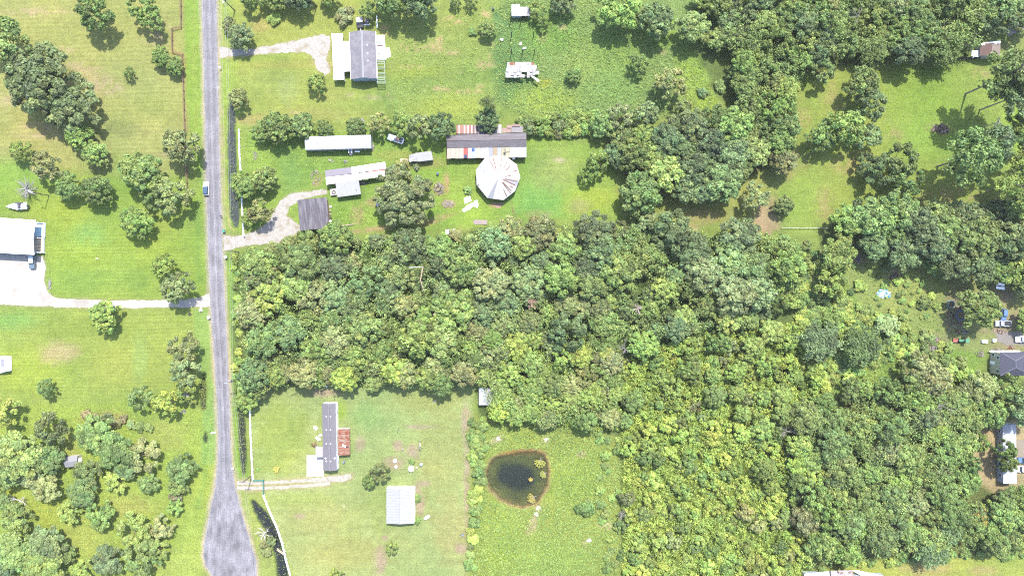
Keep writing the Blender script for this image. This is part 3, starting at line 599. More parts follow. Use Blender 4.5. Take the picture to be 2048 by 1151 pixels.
# --- trees one can single out
EXEC_TREES = [
 (190,20,38,'airy','M','at the top edge of the dry field'), (283,14,30,'airy','L','near the top edge left of the fence jog'), (304,40,26,'airy','L','just left of the fence jog'),
 (12,85,48,'airy','M','on the left edge above the big oaks'), (85,158,70,'oak','D','northern half of the big oak pair'), (142,208,58,'oak','D','southern half of the big oak pair'),
 (157,272,26,'dense','L','just below the big oak pair'), (190,308,25,'dense','L','south of the tree below the oak pair'),
 (258,146,13,'airy','L','alone in the middle of the dry field'), (322,114,21,'dense','L','against the rusty fence, upper of two'), (350,132,18,'dense','L','against the rusty fence, lower of two'),
 (363,290,38,'airy','O','over the rusty fence beside the road'), (42,302,22,'airy','Y','left field, north of the bare grey tree'), (92,333,32,'airy','O','left field, beside the yellow-green one'),
 (283,345,42,'dense','L','between the field and the lawn by the fence'), (345,392,38,'airy','O','at the road end of the lawn trees'), (312,402,24,'airy','M','south of the lawn tree group'),
 (137,374,28,'dense','M','left of the lawn pair by the pole'), (192,380,30,'dense','M','right of the lawn pair by the pole'), (272,443,32,'dense','L','standing alone on the left lawn'),
 (329,532,26,'airy','L','north of the gravel drive by the road'), (356,575,34,'airy','O','overhanging the white gravel drive'), (210,631,32,'dense','L','alone just south of the white drive'),
 (367,697,34,'airy','O','beside the road, north of a close pair'), (370,740,32,'airy','O','beside the road, south of a close pair'), (92,776,20,'airy','M','alone on the south lawn'),
 (10,820,32,'airy','Y','on the left edge of the south lawn'), (105,852,33,'airy','O','at the edge of the wild field'), (283,795,25,'airy','M','at the lawn corner by two others'),
 (333,806,27,'airy','Y','at the lawn corner beside a brush heap'), (374,783,23,'airy','L','at the lawn corner nearest the road ditch'),
 (459,48,15,'dense','O','by the power pole at the top drive'), (481,73,26,'dense','D','overhanging the top gravel drive'), (505,-4,24,'airy','M','on the top edge right of the road'),
 (548,-10,28,'dense','M','on the top edge above the yellow bush'), (597,-12,34,'dense','D','on the top edge left of the wooden post'), (660,-8,22,'airy','M','on the top edge by the grey bush'),
 (735,22,18,'airy','M','behind the little utility vehicle'), (786,-8,40,'wood','M','top edge, west of the shady pair'), (842,-2,38,'wood','D','top edge, east of the shady pair'),
 (910,6,12,'airy','M','top edge of the pasture, smaller'), (942,0,15,'airy','M','top edge of the pasture, bigger'), (975,58,18,'dense','M','in the pasture left of the white shed'),
 (635,166,20,'airy','L','on the lawn beside the gravel turn'), (477,198,22,'airy','O','at the north end of the roadside ditch'),
 (525,263,22,'dense','M','west end of the row above the long white roof'), (555,255,33,'dense','M','second in the row above the long white roof'), (603,252,25,'dense','M','third in the row above the long white roof'),
 (649,257,18,'dense','M','east end of the row above the long white roof'), (712,253,19,'dense','M','alone above the middle of the long white roof'), (759,247,25,'airy','O','northwest of the white pickup'),
 (805,247,28,'airy','L','directly above the white pickup'), (839,255,28,'airy','O','right of the white pickup'), (882,253,30,'airy','D','touching the barn roof on its west'),
 (975,207,17,'pine','M','north of the barn with dark crown'), (975,240,24,'dense','D','leaning over the striped barn annexe'),
 (529,357,26,'dense','M','behind the white roadside fence'), (487,370,28,'dense','L','over the white roadside fence'), (520,422,27,'airy','O','inside the bend of the middle drive'), (499,437,17,'airy','L','at the fence end by the middle drive'),
 (808,392,60,'oak','O','filling the middle of the shed yard'), (802,348,26,'airy','O','touching the derelict camper'), (784,395,20,'airy','O','small crown beside the boxy white trailer'),
 (1074,22,18,'airy','L','at the corner of the white pasture shed'), (1087,45,14,'airy','L','southeast of the white pasture shed'), (1125,8,24,'dense','D','top edge right of the white pasture shed'),
 (1147,150,16,'dense','M','alone in the rough pasture'), (1277,126,22,'airy','M','small crown in the pasture east side'), (1340,165,33,'airy','O','pale crown in the pasture east side'), (1367,217,18,'airy','O','south of the pale pasture crown'),
 (1235,17,42,'dense','L','top of the pasture, casting a wide shadow'), (1311,42,36,'dense','G','top of the pasture, next to the wood'), (1387,53,32,'wood','M','at the wood corner of the pasture'), (1437,77,24,'wood','L','at the wood corner, further in'),
 (1240,235,30,'airy','O','in the hedge band, middle of three pale ones'), (1205,250,28,'dense','M','in the hedge band, western dark'), (1290,228,28,'airy','G','in the hedge band, eastern'),
 (1197,323,24,'airy','L','northwest corner of the yard grove'), (1176,350,19,'airy','L','westernmost of the yard grove'), (1280,385,43,'dense','M','standing proud at the south of the yard grove'),
 (1510,392,30,'airy','O','at the tan path, leaning over'), (1568,410,20,'dense','M','alone beside the tan path'),
 (1643,143,28,'airy','M','at the lane edge of the east lawn'), (1723,167,36,'airy','M','north of the east lawn pair'), (1743,207,34,'airy','G','south of the east lawn pair'),
 (1689,253,40,'airy','L','west side of the east lawn, biggest'), (1646,270,34,'airy','M','west side of the east lawn, outer'), (1736,273,28,'airy','G','west side of the east lawn, inner'),
 (1799,320,38,'airy','M','south of the east lawn, first'), (1767,340,34,'airy','D','south of the east lawn, darker'), (1815,356,34,'airy','M','south of the east lawn, lowest'), (1735,330,26,'airy','D','south of the east lawn, by the bare soil'),
 (1736,434,42,'wood','M','above the scrub yard, middle'), (1696,441,34,'wood','L','above the scrub yard, west'), (1676,508,38,'wood','L','west corner of the scrub yard'), (1663,565,32,'airy','L','southwest corner of the scrub yard'), (1749,490,30,'wood','D','shading the north of the scrub yard'),
 (1956,614,43,'dense','M','shading the ring pool'), (1639,684,36,'feather','G','in the bright scrub, western plume'), (1723,694,36,'feather','M','in the bright scrub, eastern plume'),
 (1843,737,38,'airy','O','west of the hip-roofed house'), (1868,1010,0,'wood','M',''),
 (2019,150,58,'pine','M','leaning out near the tiled house'), (2038,190,46,'pine','D','leaning out south of the tiled house'), (1946,312,54,'pine','M','with bare trunks showing, by the brush pile'), (1988,290,42,'pine','G','with pale crown by the brush pile'),
 (2044,262,36,'pine','L','on the right edge below the tiled house'), (2056,335,36,'pine','L','on the right edge with long bare trunk'), (2058,395,38,'pine','L','on the right edge over the bare soil'), (2022,372,30,'pine','L','with long bare trunk over the bare soil'),
 (2054,640,24,'dense','L','on the right edge above the cars'), (2056,575,26,'wood','D','right edge beside the white boards'),
 (761,945,20,'airy','O','south yard, leaning over the mown lawn'), (741,960,16,'airy','M','south yard, its lower companion'), (785,1094,14,'airy','L','alone south of the big white shed'), (672,1152,18,'airy','Y','on the bottom edge of the south lawn'),
 (1075,20,0,'airy','L',''), (492,800,24,'dense','L','at the white fence by the wood edge'), (497,768,26,'wood','L','at the wood edge by the power pole'),
 (1860,1100,30,'feather','G','in front of the bottom wood edge'),
]
for x, y, r, k, c, loc in EXEC_TREES:
    if r: T(x, y, r, k, c, loc)

# --- wild field, lower left
for x, y, r, k, c in [(190,868,42,'wood','M'),(233,905,42,'wood','M'),(292,910,38,'airy','O'),(33,908,54,'wood','M'),(88,914,40,'wood','M'),(93,970,38,'airy','O'),(177,945,32,'airy','M'),(163,985,32,'wood','M'),
    (233,962,28,'airy','Y'),(297,965,24,'airy','M'),(365,937,34,'airy','M'),(357,972,24,'airy','L'),(33,1037,36,'airy','L'),(138,1024,26,'airy','L'),(200,1030,34,'airy','L'),(267,1060,38,'airy','L'),(323,1053,28,'airy','O'),
    (350,1014,20,'airy','L'),(33,1100,46,'wood','M'),(93,1087,40,'wood','D'),(87,1135,44,'wood','M'),(217,1120,36,'airy','G'),(283,1118,42,'airy','M'),(315,1098,26,'airy','L'),(165,1140,26,'airy','Y'),(8,1002,20,'wood','M'),(250,935,26,'wood','D'),(10,950,34,'wood','M'),(60,950,30,'wood','O'),(130,1105,24,'wood','M'),(5,1140,30,'wood','D')]:
    lab = f"{size_word(r)} {PALN[c]} {KINDN[k]} tree {'beside the road' if x > 305 else 'near the garden shed' if y < 960 and x < 200 else 'among the northern trees' if y < 990 else 'toward the bottom edge' if y > 1075 else 'among the middle trees'} of the wild field"; tree(x, y, r*.92, k, c, lab, lab, .62)
for x, y, r, c in [(172,828,10,'B'),(187,836,12,'O'),(202,842,11,'B'),(216,836,12,'O'),(232,845,11,'O'),(246,838,9,'B'),(262,850,10,'O'),(280,853,11,'M'),(297,855,9,'M'),(353,993,14,'B')]:
    shrub(x, y, r, c, f"{PALN[c]} low bush in the brushy strip of the wild field", f"{PALN[c]} bushes of the brushy strip")

# --- woods: crowns thrown at random with a least spacing
placed = []
def spot(x, y, xs, ys):
    u = (x-min(xs))/(max(xs)-min(xs)); v = (y-min(ys))/(max(ys)-min(ys)); w, h = max(xs)-min(xs), max(ys)-min(ys)
    cols = ('far west', 'west', 'centre', 'east', 'far east') if w > 400 else ('west', 'centre', 'east')
    rows = ('north', 'upper', 'lower', 'south') if h > 200 else ('north', 'middle', 'south')
    return f"{rows[min(int(v*len(rows)), len(rows)-1)]} {cols[min(int(u*len(cols)), len(cols)-1)]} of"
def scatter(poly, n, r0, r1, cols, kinds, where, sp=.72, hk=1.0, tries=6000, shared=None, edge=0):
    xs = [q[0] for q in poly]; ys = [q[1] for q in poly]; g = random.Random(int(sum(xs)+n)); k = 0; mine = placed if shared is None else shared
    for _ in range(tries):
        if k >= n: break
        x, y = g.uniform(min(xs), max(xs)), g.uniform(min(ys), max(ys)); r = r0+(r1-r0)*(1-k/n)*g.uniform(.75, 1) if g.random() < .8 else g.uniform(r0, r1)
        if sdist(poly, np.array([x]), np.array([y]))[0] > -r*edge: continue
        if any((x-a)**2+(y-b)**2 < (q+r*1.2)**2 for a, b, q in ((966,790,12),(1974,98,12),(2000,885,8))): continue
        if any((x-a)**2+(y-b)**2 < (sp*(r+c_))**2 for a, b, c_ in mine): continue
        mine.append((x, y, r)); k += 1
        cc = g.choices(list(cols), list(cols.values()))[0]; kk = g.choices(list(kinds), list(kinds.values()))[0]
        lab = f"{size_word(r*1.26)} {PALN[cc]} {KINDN[kk]} tree, {spot(x, y, xs, ys)} {where}"
        tree(x, y, r*1.26, kk, cc, lab, lab, hk*g.uniform(.9, 1.14))
    return k
DW = {'D': 5, 'M': 5, 'G': 3, 'L': 2, 'O': 3}
CWOOD = [(496,512),(560,490),(612,478),(680,474),(760,476),(850,476),(905,488),(960,464),(1010,444),(1090,456),(1200,458),(1290,450),(1350,446),(1410,468),(1500,472),(1575,484),(1596,540),(1588,610),(1500,640),(1400,655),(1290,690),(1210,690),(1100,680),(1000,655),(930,690),(860,715),(700,726),(620,745),(540,752),(505,765),(500,700),(497,600)]
LWOOD = [(512,760),(545,748),(620,740),(700,722),(860,712),(930,688),(1000,655),(1100,680),(1210,690),(1240,700),(1236,800),(1220,850),(1140,835),(1090,845),(1000,826),(985,800),(960,770),(930,755),(880,772),(800,768),(730,765),(640,764),(600,772),(550,764),(510,800)]
n_a = scatter(CWOOD, 140, 12, 36, DW, {'wood': 5, 'dense': 3, 'airy': .8}, 'the closed wood', .70)
n_b = scatter(LWOOD, 62, 13, 24, {'L': 4, 'Y': 1.5, 'O': 3, 'M': 2.5}, {'wood': 5, 'airy': 2}, "the wood's southern rim", .68)
n_c = scatter([(1600,850),(1640,800),(1720,770),(1800,750),(1960,770),(2060,770),(2060,835),(1990,842),(1940,860),(1930,1000),(1990,1010),(2060,1000),(2060,1090),(1990,1092),(1880,1088),(1780,1092),(1740,1110),(1620,1120),(1590,1000)],
    90, 14, 31, {'M': 5, 'L': 3, 'D': 2, 'Y': .8, 'O': 1}, {'wood': 6, 'dense': 2, 'airy': 2}, 'the bottom right wood', .70)
n_d = scatter([(1400,-10),(1950,-10),(1930,60),(1940,104),(1860,106),(1760,106),(1680,108),(1620,120),(1560,120),(1500,110),(1450,60)],
    62, 12, 30, {'M': 5, 'L': 4, 'D': 2, 'O': 1}, {'wood': 4, 'airy': 4, 'feather': 1.5}, 'the top right wood', .70)
n_e = scatter([(1480,100),(1560,130),(1580,190),(1578,330),(1540,310),(1515,200),(1470,180)], 20, 15, 26, {'M': 4, 'L': 4, 'O': 2}, {'wood': 4, 'airy': 4}, 'the narrow tree belt', .7)
n_f = scatter([(1215,300),(1260,270),(1360,250),(1420,225),(1500,220),(1530,260),(1525,320),(1470,362),(1400,385),(1330,360),(1290,330),(1240,330)], 26, 18, 33, {'M': 4, 'L': 3, 'D': 3, 'G': 2}, {'wood': 4, 'dense': 4, 'airy': 1}, 'the round-shed grove', .66)
n_g = scatter([(1790,415),(1850,420),(1900,410),(1960,430),(2060,425),(2060,545),(1960,545),(1900,530),(1850,515),(1790,500)], 24, 20, 36, {'M': 4, 'D': 4, 'L': 1.5}, {'wood': 5, 'dense': 2, 'airy': 1}, 'the junk-yard grove', .66)
n_h = scatter([(1980,0),(2060,-10),(2060,40),(2010,46),(1960,60)], 7, 16, 28, {'M': 4, 'D': 4, 'L': 1.5}, {'wood': 5, 'airy': 3}, 'the dirt-lane corner', .66)
n_i = scatter([(1850,100),(1935,70),(1940,84),(1930,104),(1880,112)], 4, 16, 28, {'M': 4, 'L': 2.5}, {'wood': 5}, 'the tiled-house trees', .62)
n_k = scatter([(1240,850),(1236,700),(1400,660),(1600,640),(1610,800),(1600,1000),(1600,1120),(1560,1000),(1400,760)], 26, 12, 20, {'L': 4, 'M': 2, 'Y': 1}, {'wood': 4, 'airy': 2}, 'the thicket, standing tall', .9)
n_j = scatter([(1985,1000),(2060,990),(2060,1090),(1990,1090)], 4, 16, 24, {'M': 4, 'L': 2.5}, {'wood': 5}, 'the trees below the white trailer', .62)
for x, y, r, c in [(790,742,30,'Y'),(520,545,34,'O'),(515,700,22,'Y'),(640,745,18,'Y'),(1215,712,20,'Y'),(1120,470,16,'Y'),(1962,1035,24,'X')]:
    tree(x, y, r, 'airy' if c == 'X' else 'wood', c, {790: 'bright yellow-green tree at the south rim of the closed wood', 520: 'olive grey-green tree at the road corner of the closed wood', 515: 'yellow-green tree at the roadside edge of the closed wood', 640: 'yellow-green tree above the shingled mobile home', 1215: 'yellow-green tree where the wood meets the thicket', 1120: 'small yellow-green tree at the north rim of the closed wood', 1962: 'golden yellow tree in the bottom right wood'}[x])
for x, y in [(1918,905),(1940,928),(1958,885),(2008,900),(2014,922)]:
    tree(x, y, 20, 'airy', 'M', {1918: 'loose green tree nearest the wood beside the long white trailer', 1940: 'loose green tree on the tan ground left of the long trailer', 1958: 'loose green tree nearest the wall of the long white trailer', 2008: 'loose green tree over the middle of the long white trailer', 2014: 'loose green tree over the lower half of the long white trailer'}[x], None, 1.6)

# --- saplings of the thicket, shrubs of hedge rows and weedy ground
def scatter_shrubs(poly, n, r0, r1, cols, where, kind='bush', name='shrub', cat='shrub', sp=.7, hk=1.0, noun='bush'):
    xs = [q[0] for q in poly]; ys = [q[1] for q in poly]; g = random.Random(int(sum(ys)+n)); mine = []; k = 0
    for _ in range(8000):
        if k >= n: break
        x, y, r = g.uniform(min(xs), max(xs)), g.uniform(min(ys), max(ys)), g.uniform(r0, r1)
        if sdist(poly, np.array([x]), np.array([y]))[0] > 0 or any((x-a)**2+(y-b)**2 < (sp*(r+q))**2 for a, b, q in mine): continue
        mine.append((x, y, r)); k += 1; cc = g.choices(list(cols), list(cols.values()))[0]
        lab = f"{PALN[cc]} {noun}, {spot(x, y, xs, ys)} {where}"
        shrub(x, y, r, cc, lab, lab, kind, name, cat, hk*g.uniform(.8, 1.3))
THICK = [(1245,880),(1240,720),(1330,690),(1420,665),(1520,650),(1600,640),(1640,700),(1650,780),(1600,850),(1590,1000),(1620,1115),(1600,1170),(1245,1170)]
scatter_shrubs(THICK, 270, 7, 19, {'Y': 5, 'L': 4, 'M': 2, 'O': .6}, 'the yellow-green thicket', 'sapling', 'sapling', 'sapling', .62, 1.2, 'sapling')
scatter_shrubs([(940,838),(966,836),(972,900),(962,1000),(948,1060),(952,1170),(934,1170),(940,1040),(946,960)], 34, 7, 13, {'L': 4, 'M': 3, 'Y': 2}, 'the overgrown fence row', sp=.55)
scatter_shrubs([(1590,500),(1640,520),(1640,620),(1600,640),(1590,560)], 26, 8, 14, {'L': 4, 'M': 3, 'Y': 2}, 'the scrub-yard edge', sp=.6)
scatter_shrubs([(1600,640),(1690,600),(1790,640),(1900,690),(1960,760),(1900,770),(1790,720),(1740,740),(1650,780)], 105, 6, 16, {'L': 4, 'Y': 4, 'M': 2}, 'the weedy scrub yard', sp=.62)
scatter_shrubs([(1700,530),(1880,525),(1890,600),(1870,680),(1800,640),(1700,600)], 30, 4, 9, {'L': 5, 'Y': 3, 'M': 2}, 'the tan scrub-yard clearing', sp=1.0)
scatter_shrubs([(1590,480),(1660,530),(1690,600),(1700,640),(1600,650),(1600,560)], 34, 10, 18, {'L': 5, 'Y': 3, 'M': 3}, 'the ground west of the blue tarpaulin', sp=.6, hk=1.3)
scatter_shrubs([(1040,240),(1190,225),(1190,262),(1120,268),(1040,262)], 26, 9, 17, {'L': 5, 'Y': 2, 'O': 2}, 'the hedge band by the barn', sp=.55, hk=1.4)
scatter_shrubs([(560,470),(900,468),(1000,450),(1000,470),(850,492),(600,500),(480,512),(480,505)], 24, 8, 14, {'O': 4, 'M': 3, 'L': 2}, 'the closed wood north rim', sp=.7, hk=1.3)
scatter_shrubs([(466,510),(474,510),(486,780),(470,780)], 18, 6, 10, {'L': 5, 'Y': 3}, 'the strip between road and wood', sp=.8)
scatter_shrubs([(1190,850),(1238,870),(1244,1140),(1210,1140)], 22, 7, 12, {'L': 5, 'M': 4}, 'the pond-side thicket edge', sp=.7)
scatter_shrubs([(1700,1128),(1800,1112),(2050,1100),(2050,1112),(1800,1126)], 16, 8, 13, {'L': 5, 'Y': 3}, 'the bottom wood edge', sp=.7)
for x, y, r, c, lb in [(548,38,13,'Y','yellow-green bush below the shaded top edge'), (689,30,19,'O','grey-green bush with bare twigs near the utility vehicle'), (945,64,9,'L','small green bush with pink flowers in the pasture'), (936,380,9,'M','small green bush above the white sheets'),
    (835,997,9,'M','green bush against the east wall of the white metal building'), (834,1040,9,'L','bright bush at the southeast corner of the white metal building'), (1172,1014,20,'L','lone leafy bush in the field beside the pond'), (553,939,6,'X','small yellowing bush on the lawn by the gate'), (516,938,4,'L','tiny bush at the foot of the white fence'),
    (823,923,6,'L','small bush above the round white tank'), (1720,572,13,'Y','bright bush left of the blue tarp'), (1805,600,8,'L','small bush right of the blue tarp'), (1850,605,15,'L','leafy bush east of the blue tarp'), (1870,540,12,'L','bush in the sun below the red roof'), (1772,535,9,'L','bush beside the burnt heap'), (1775,650,24,'G','broad blue-green bush in the scrub yard'), (1645,1140,10,'M','bush behind the white roofs at the bottom'), (1405,185,11,'D','dark bush in the bright pasture corner'), (1440,172,13,'M','green bush at the wood edge of the pasture')]:
    shrub(x, y, r, c, lb)

# --- bare trees and fallen wood
GREYD = mat('grey_deadwood', (.13,.125,.11,1), (.17,.16,.145,1), 5, .9, spec=.1)
def bare_tree(x, y, rp, label, h, seed, m=DEAD, n=9, cat='dead tree', name='dead_tree', up=.8, th=1.0):
    g = np.random.default_rng(seed); r = rp*S; t = thing(name, label, cat, W(x, y, h*.6), 0)
    mb = MB(); mb.tube([(0, 0, 0), (.1, .1, h*.5), (.15, .0, h*.75)], [.15*th, .11*th, .05*th], 7); mb.build('trunk', m, t)
    for i in range(n):
        a = i*2.39996+g.uniform(-.9, .9); L = r*g.uniform(.3, 1.08); z0 = h*g.uniform(.35, .7); b = MB()
        p1 = (math.cos(a)*L*.5, math.sin(a)*L*.5, z0+L*.3*up); p2 = (math.cos(a+.15)*L, math.sin(a+.15)*L, z0+L*.5*up)
        b.tube([(0.05, .05, z0), p1, p2], [.14, .09, .03], 5)
        for q in range(4):
            s = g.uniform(.3, .9); a2 = a+g.uniform(-1, 1); l2 = L*g.uniform(.25, .5); s0 = (p1[0]*s*1.5, p1[1]*s*1.5, z0+L*.3*up*s*1.3)
            b.tube([s0, (s0[0]+math.cos(a2)*l2, s0[1]+math.sin(a2)*l2, s0[2]+l2*.4*up)], [.07, .02], 4)
        b.build('limb', m, t)
    return t
bare_tree(52,378,26,'bare grey tree with fine twigs above the boat', 3.5, 1, n=34, up=.5, m=mat('grey_twigs', (.17,.17,.16,1), (.23,.23,.22,1), 5, .9), th=.45)
bare_tree(40,1000,18,'bleached dead tree lying open in the wild field', 4, 2, n=6)
bare_tree(1250,697,22,'bleached dead tree inside the closed wood', 13, 3, n=8, th=.6, m=GREYD)
bare_tree(1275,617,12,'star-shaped pinkish dead treetop inside the closed wood', 12, 4, m=mat('pinkish_deadwood', (.30, .22, .22, 1)), n=12)
bare_tree(1062,606,14,'brown dead crown inside the closed wood', 11, 5, m=mat('brown_deadwood', (.26, .17, .12, 1)), n=22)
bare_tree(1712,36,22,'bleached dead tree in the top right wood', 12, 6, n=10, th=.6, m=GREYD)
bare_tree(1572,862,20,'bleached dead snag at the thicket and wood edge', 9, 7, n=8, th=.6, m=GREYD)
bare_tree(1242,1028,13,'bleached dead snag between the pond field and thicket', 6, 8, n=14, th=.6, m=GREYD)
bare_tree(1885,812,24,'pale dead limbs above the bottom right wood', 12, 9, n=7, th=.6, m=GREYD)
bare_tree(528,1068,22,'half-dead tree with white limbs over the road ditch', 6, 10, n=8)
for x, y in ((528,1090),(542,1082),(532,1102)): shrub(x, y, 10, 'O', 'leafy grey-green tuft under the white dead limbs by the ditch', 'tufts under the white dead limbs', hk=1.6)
bare_tree(372,790,14,'dead limbs heaped at the lawn corner by the road', 2.0, 11, n=8, cat='brush')
bare_tree(1995,245,16,'bleached bare tree in the shade of the leaning pines', 9, 12, n=6)
def log(pts, r, label, m=DEAD, name='fallen_branch', cat='branch', h=0):
    b = MB(); b.tube([(*W(*q[:2], q[2]), q[2]) for q in pts], r, 6); o = b.build(name, m); return tag(o, label, cat)
log([(818,535,10.5),(846,533,10.8)], [.16,.08], 'pale fallen branch across the wood canopy')
log([(846,533,10),(841,560,9.6),(848,582,9.2)], [.2,.16,.06], 'broken brownish limb hanging in the wood canopy', mat('torn_wood', (.34,.24,.17,1)))
log([(960,535,9),(985,546,9.5),(1015,560,9)], [.16,.13,.05], 'fallen tan trunk lying through the wood canopy', mat('tan_wood', (.22,.15,.11,1)))
log([(866,630,9),(882,612,9.5)], [.15,.06], 'thin broken limb in a dark canopy gap', mat('red_wood', (.28,.18,.14,1)))

# --- one mass each: undergrowth of the thicket, weeds of the rough ground
def sample_in(poly, n, seed):
    g = np.random.default_rng(seed); xs = [q[0] for q in poly]; ys = [q[1] for q in poly]; out = []
    while sum(len(o) for o in out) < n:
        x = g.uniform(min(xs), max(xs), n*2); y = g.uniform(min(ys), max(ys), n*2); k = sdist(poly, x, y) < 0; out.append(np.stack([x[k], y[k]], 1))
    return np.concatenate(out)[:n]
def mass(name, polys, label, cat, col, size, seed, lob=(.6, 1.5), hh=(.3, 2.2), per=34, lv=.2):
    V, F, K = [], [], []; off = 0
    for q, (poly, n) in enumerate(polys):
        g = np.random.default_rng(seed+q); xy = sample_in(poly, n, seed+q)
        cl = fbm(xy[:, 0], xy[:, 1], 45, seed+3)
        h = g.uniform(hh[0], hh[1], n)*(.35+cl*1.3); r = g.uniform(lob[0], lob[1], n)
        c = np.stack([(xy[:, 0]-1024)*S, (575.5-xy[:, 1])*S, np.maximum(h-r*.5, .02)], 1)
        v, f, k = lobe_leaves(c, np.stack([r, r, np.minimum(r, h+.1)], 1), n*per, size, seed+q, 5, .5, 0, .7, lv, .2)
        warm = np.repeat(fbm(v[::4, 0]/S, v[::4, 1]/S, 40, seed+7)-.5, 4); k[:, 0] *= 1+warm*.3; k[:, :3] *= (1+warm*.3)[:, None]
        V.append(v); F.append(f+off); K.append(k); off += len(v)
    me = np_mesh(name, np.concatenate(V), np.concatenate(F), [LEAF], np.concatenate(K)); o = bpy.data.objects.new(name, me); C.objects.link(o); o.color = fol(*col)
    o['kind'] = 'stuff'; o['label'] = label; o['category'] = cat; return o
mass('undergrowth', [(THICK, 5200), ([(1236,700),(1180,690),(1000,660),(960,770),(985,830),(1090,848),(1238,860)], 1500)], 'bright leafy undergrowth filling the yellow-green thicket', 'undergrowth', (170,196,92), .19, 500, (.6, 1.5), (.5, 3.0), 30)
mass('undergrowth', [(CWOOD, 3200), (LWOOD, 900), ([(1600,850),(1720,770),(1930,770),(1930,1000),(2050,1010),(2050,1090),(1780,1092),(1600,1120)], 1800), ([(1400,-10),(1950,-10),(1940,104),(1680,108),(1600,150),(1560,320),(1480,180)], 1100)], 'dim leafy undergrowth beneath the woods', 'undergrowth', (142,168,94), .24, 540, (1.0, 2.2), (1.5, 7.5), 26)
mass('weeds', [([(1000,0),(1200,0),(1390,100),(1430,210),(1300,240),(1050,235),(990,200)], 6500), ([(975,840),(1180,855),(1240,880),(1240,1170),(1100,1170),(1110,940),(1090,895),(980,900)], 5600), ([(960,940),(975,1000),(1060,1020),(1100,1000),(1110,1170),(945,1170)], 2800), ([(1600,600),(1700,600),(1880,700),(1960,760),(1640,790)], 3600), ([(1690,525),(1890,520),(1890,690),(1760,650)], 500)],
     'rough knee-high weeds covering the unmown ground', 'weeds', (154,183,100), .13, 600, (.25, .6), (.08, .4), 10, .14)
mass('weeds', [([(0,815),(360,810),(430,840),(420,930),(330,1000),(330,1170),(0,1170)], 2600), ([(770,40),(1000,0),(1000,250),(790,250)], 1300), ([(490,265),(900,300),(900,330),(500,330)], 500), ([(730,415),(760,440),(700,460),(670,420)], 150)],
     'thin rough grass tufts on half-mown ground', 'weeds', (164,194,92), .12, 640, (.25, .6), (.05, .3), 8, .14)
rd = []
for D in DITCHES[:4]:
    rd.append((ribbon([(x, y, w+6) for x, y, w in D]), 150 if D is not DITCHES[3] else 170))
mass('reeds', rd, 'grass and reeds hanging over the edges of the road ditches', 'reeds', (158,184,96), .09, 700, (.1, .26), (-.2, .25), 8, .14)
# ------------------------------------------------------------------ building materials
WHITE = mat('white_paint', (.80,.80,.80,1), (.74,.74,.74,1), 1.5, .5, spec=.4)
WHITE_METAL = mat('white_sheet_metal', (.34,.345,.36,1), (.25,.255,.27,1), .8, .55, stretch=(1,6,1), spec=.4, col3=(.19,.19,.205,1), scale3=.5, thr=(.55,.75))
DULL_METAL = mat('weathered_sheet_metal', (.52,.53,.55,1), (.44,.45,.47,1), 1.2, .55, stretch=(5,1,1), spec=.4, col3=(.40,.33,.28,1), scale3=.7, thr=(.58,.7))
SHINGLE = mat('grey_shingles', alb(196,192,202), alb(180,176,188), 7, .9, bump=.4, bscale=12, spec=.1, col3=alb(206,202,210), scale3=.6)
SHINGLE_D = mat('dark_shingles', alb(140,134,146), alb(160,154,166), 1.2, .9, stretch=(1.6,.18,1), bump=.3, bscale=12, spec=.1, col3=alb(184,180,188), scale3=.9, thr=(.5,.62))
SHINGLE_M = mat('grey_roll_shingles', alb(186,182,190), alb(174,169,179), 3, .9, bump=.3, bscale=12, spec=.1)
SHINGLE_B = mat('barn_shingles', alb(184,176,180), alb(160,150,156), 2.2, .9, stretch=(.5,5,1), bump=.4, bscale=9, spec=.1, col3=alb(186,180,188), scale3=.4)
SHINGLE_H = mat('slate_coloured_shingles', alb(128,130,150), alb(116,118,138), 5, .9, bump=.3, bscale=10, spec=.1)
BROWN_TILE = mat('brown_roof_tiles', alb(176,146,138), alb(156,128,120), 5, .9, bump=.4, bscale=10, spec=.1)
RUST = mat('rusty_sheet_metal', alb(200,108,80), alb(216,136,104), 1.4, .85, stretch=(.6,4,1), spec=.15, col3=alb(232,206,184), scale3=1.3, thr=(.48,.58))
RUST_DARK = mat('dark_rust', (.16,.07,.04,1), (.10,.04,.03,1), 4, .9, spec=.1)
RUSTY_WHITE = mat('rust_streaked_white_metal', (.19,.195,.215,1), (.23,.235,.25,1), 1, .6, stretch=(4,1,1), spec=.3, col3=alb(176,110,90), scale3=1.0, thr=(.63,.68))
PINK_WHITE = mat('rust_spotted_pale_metal', (.20,.185,.19,1), (.25,.24,.245,1), 2, .65, spec=.3, col3=alb(186,130,110), scale3=1.4, thr=(.60,.68))
WOOD = mat('grey_weathered_wood', (.20,.16,.13,1), (.28,.23,.19,1), 4, .9, stretch=(1,6,1), spec=.1)
TAN_WOOD = mat('tan_boards', (.42,.33,.24,1), (.36,.28,.20,1), 4, .85, spec=.15)
DARK = mat('dark_interior', (.02,.02,.025,1), rough=.8)
BLACK = mat('black_rubber', (.025,.025,.028,1), rough=.75)
GLASS = mat('dark_glass', (.03,.045,.07,1), rough=.08, spec=.6)
GREYW = mat('blue_grey_siding', (.34,.40,.45,1), (.30,.36,.41,1), 2, .7, spec=.2)
YELW = mat('pale_yellow_siding', (.52,.50,.36,1), (.47,.45,.33,1), 2, .7, spec=.2)
TANW = mat('tan_siding', (.48,.42,.36,1), (.42,.37,.31,1), 2, .75, spec=.2)
BROWNW = mat('brown_board_wall', (.28,.18,.13,1), (.20,.13,.10,1), 3, .85, stretch=(5,5,.6), spec=.1)
GREENP = mat('green_paint', (.03,.16,.12,1), rough=.45, spec=.4)
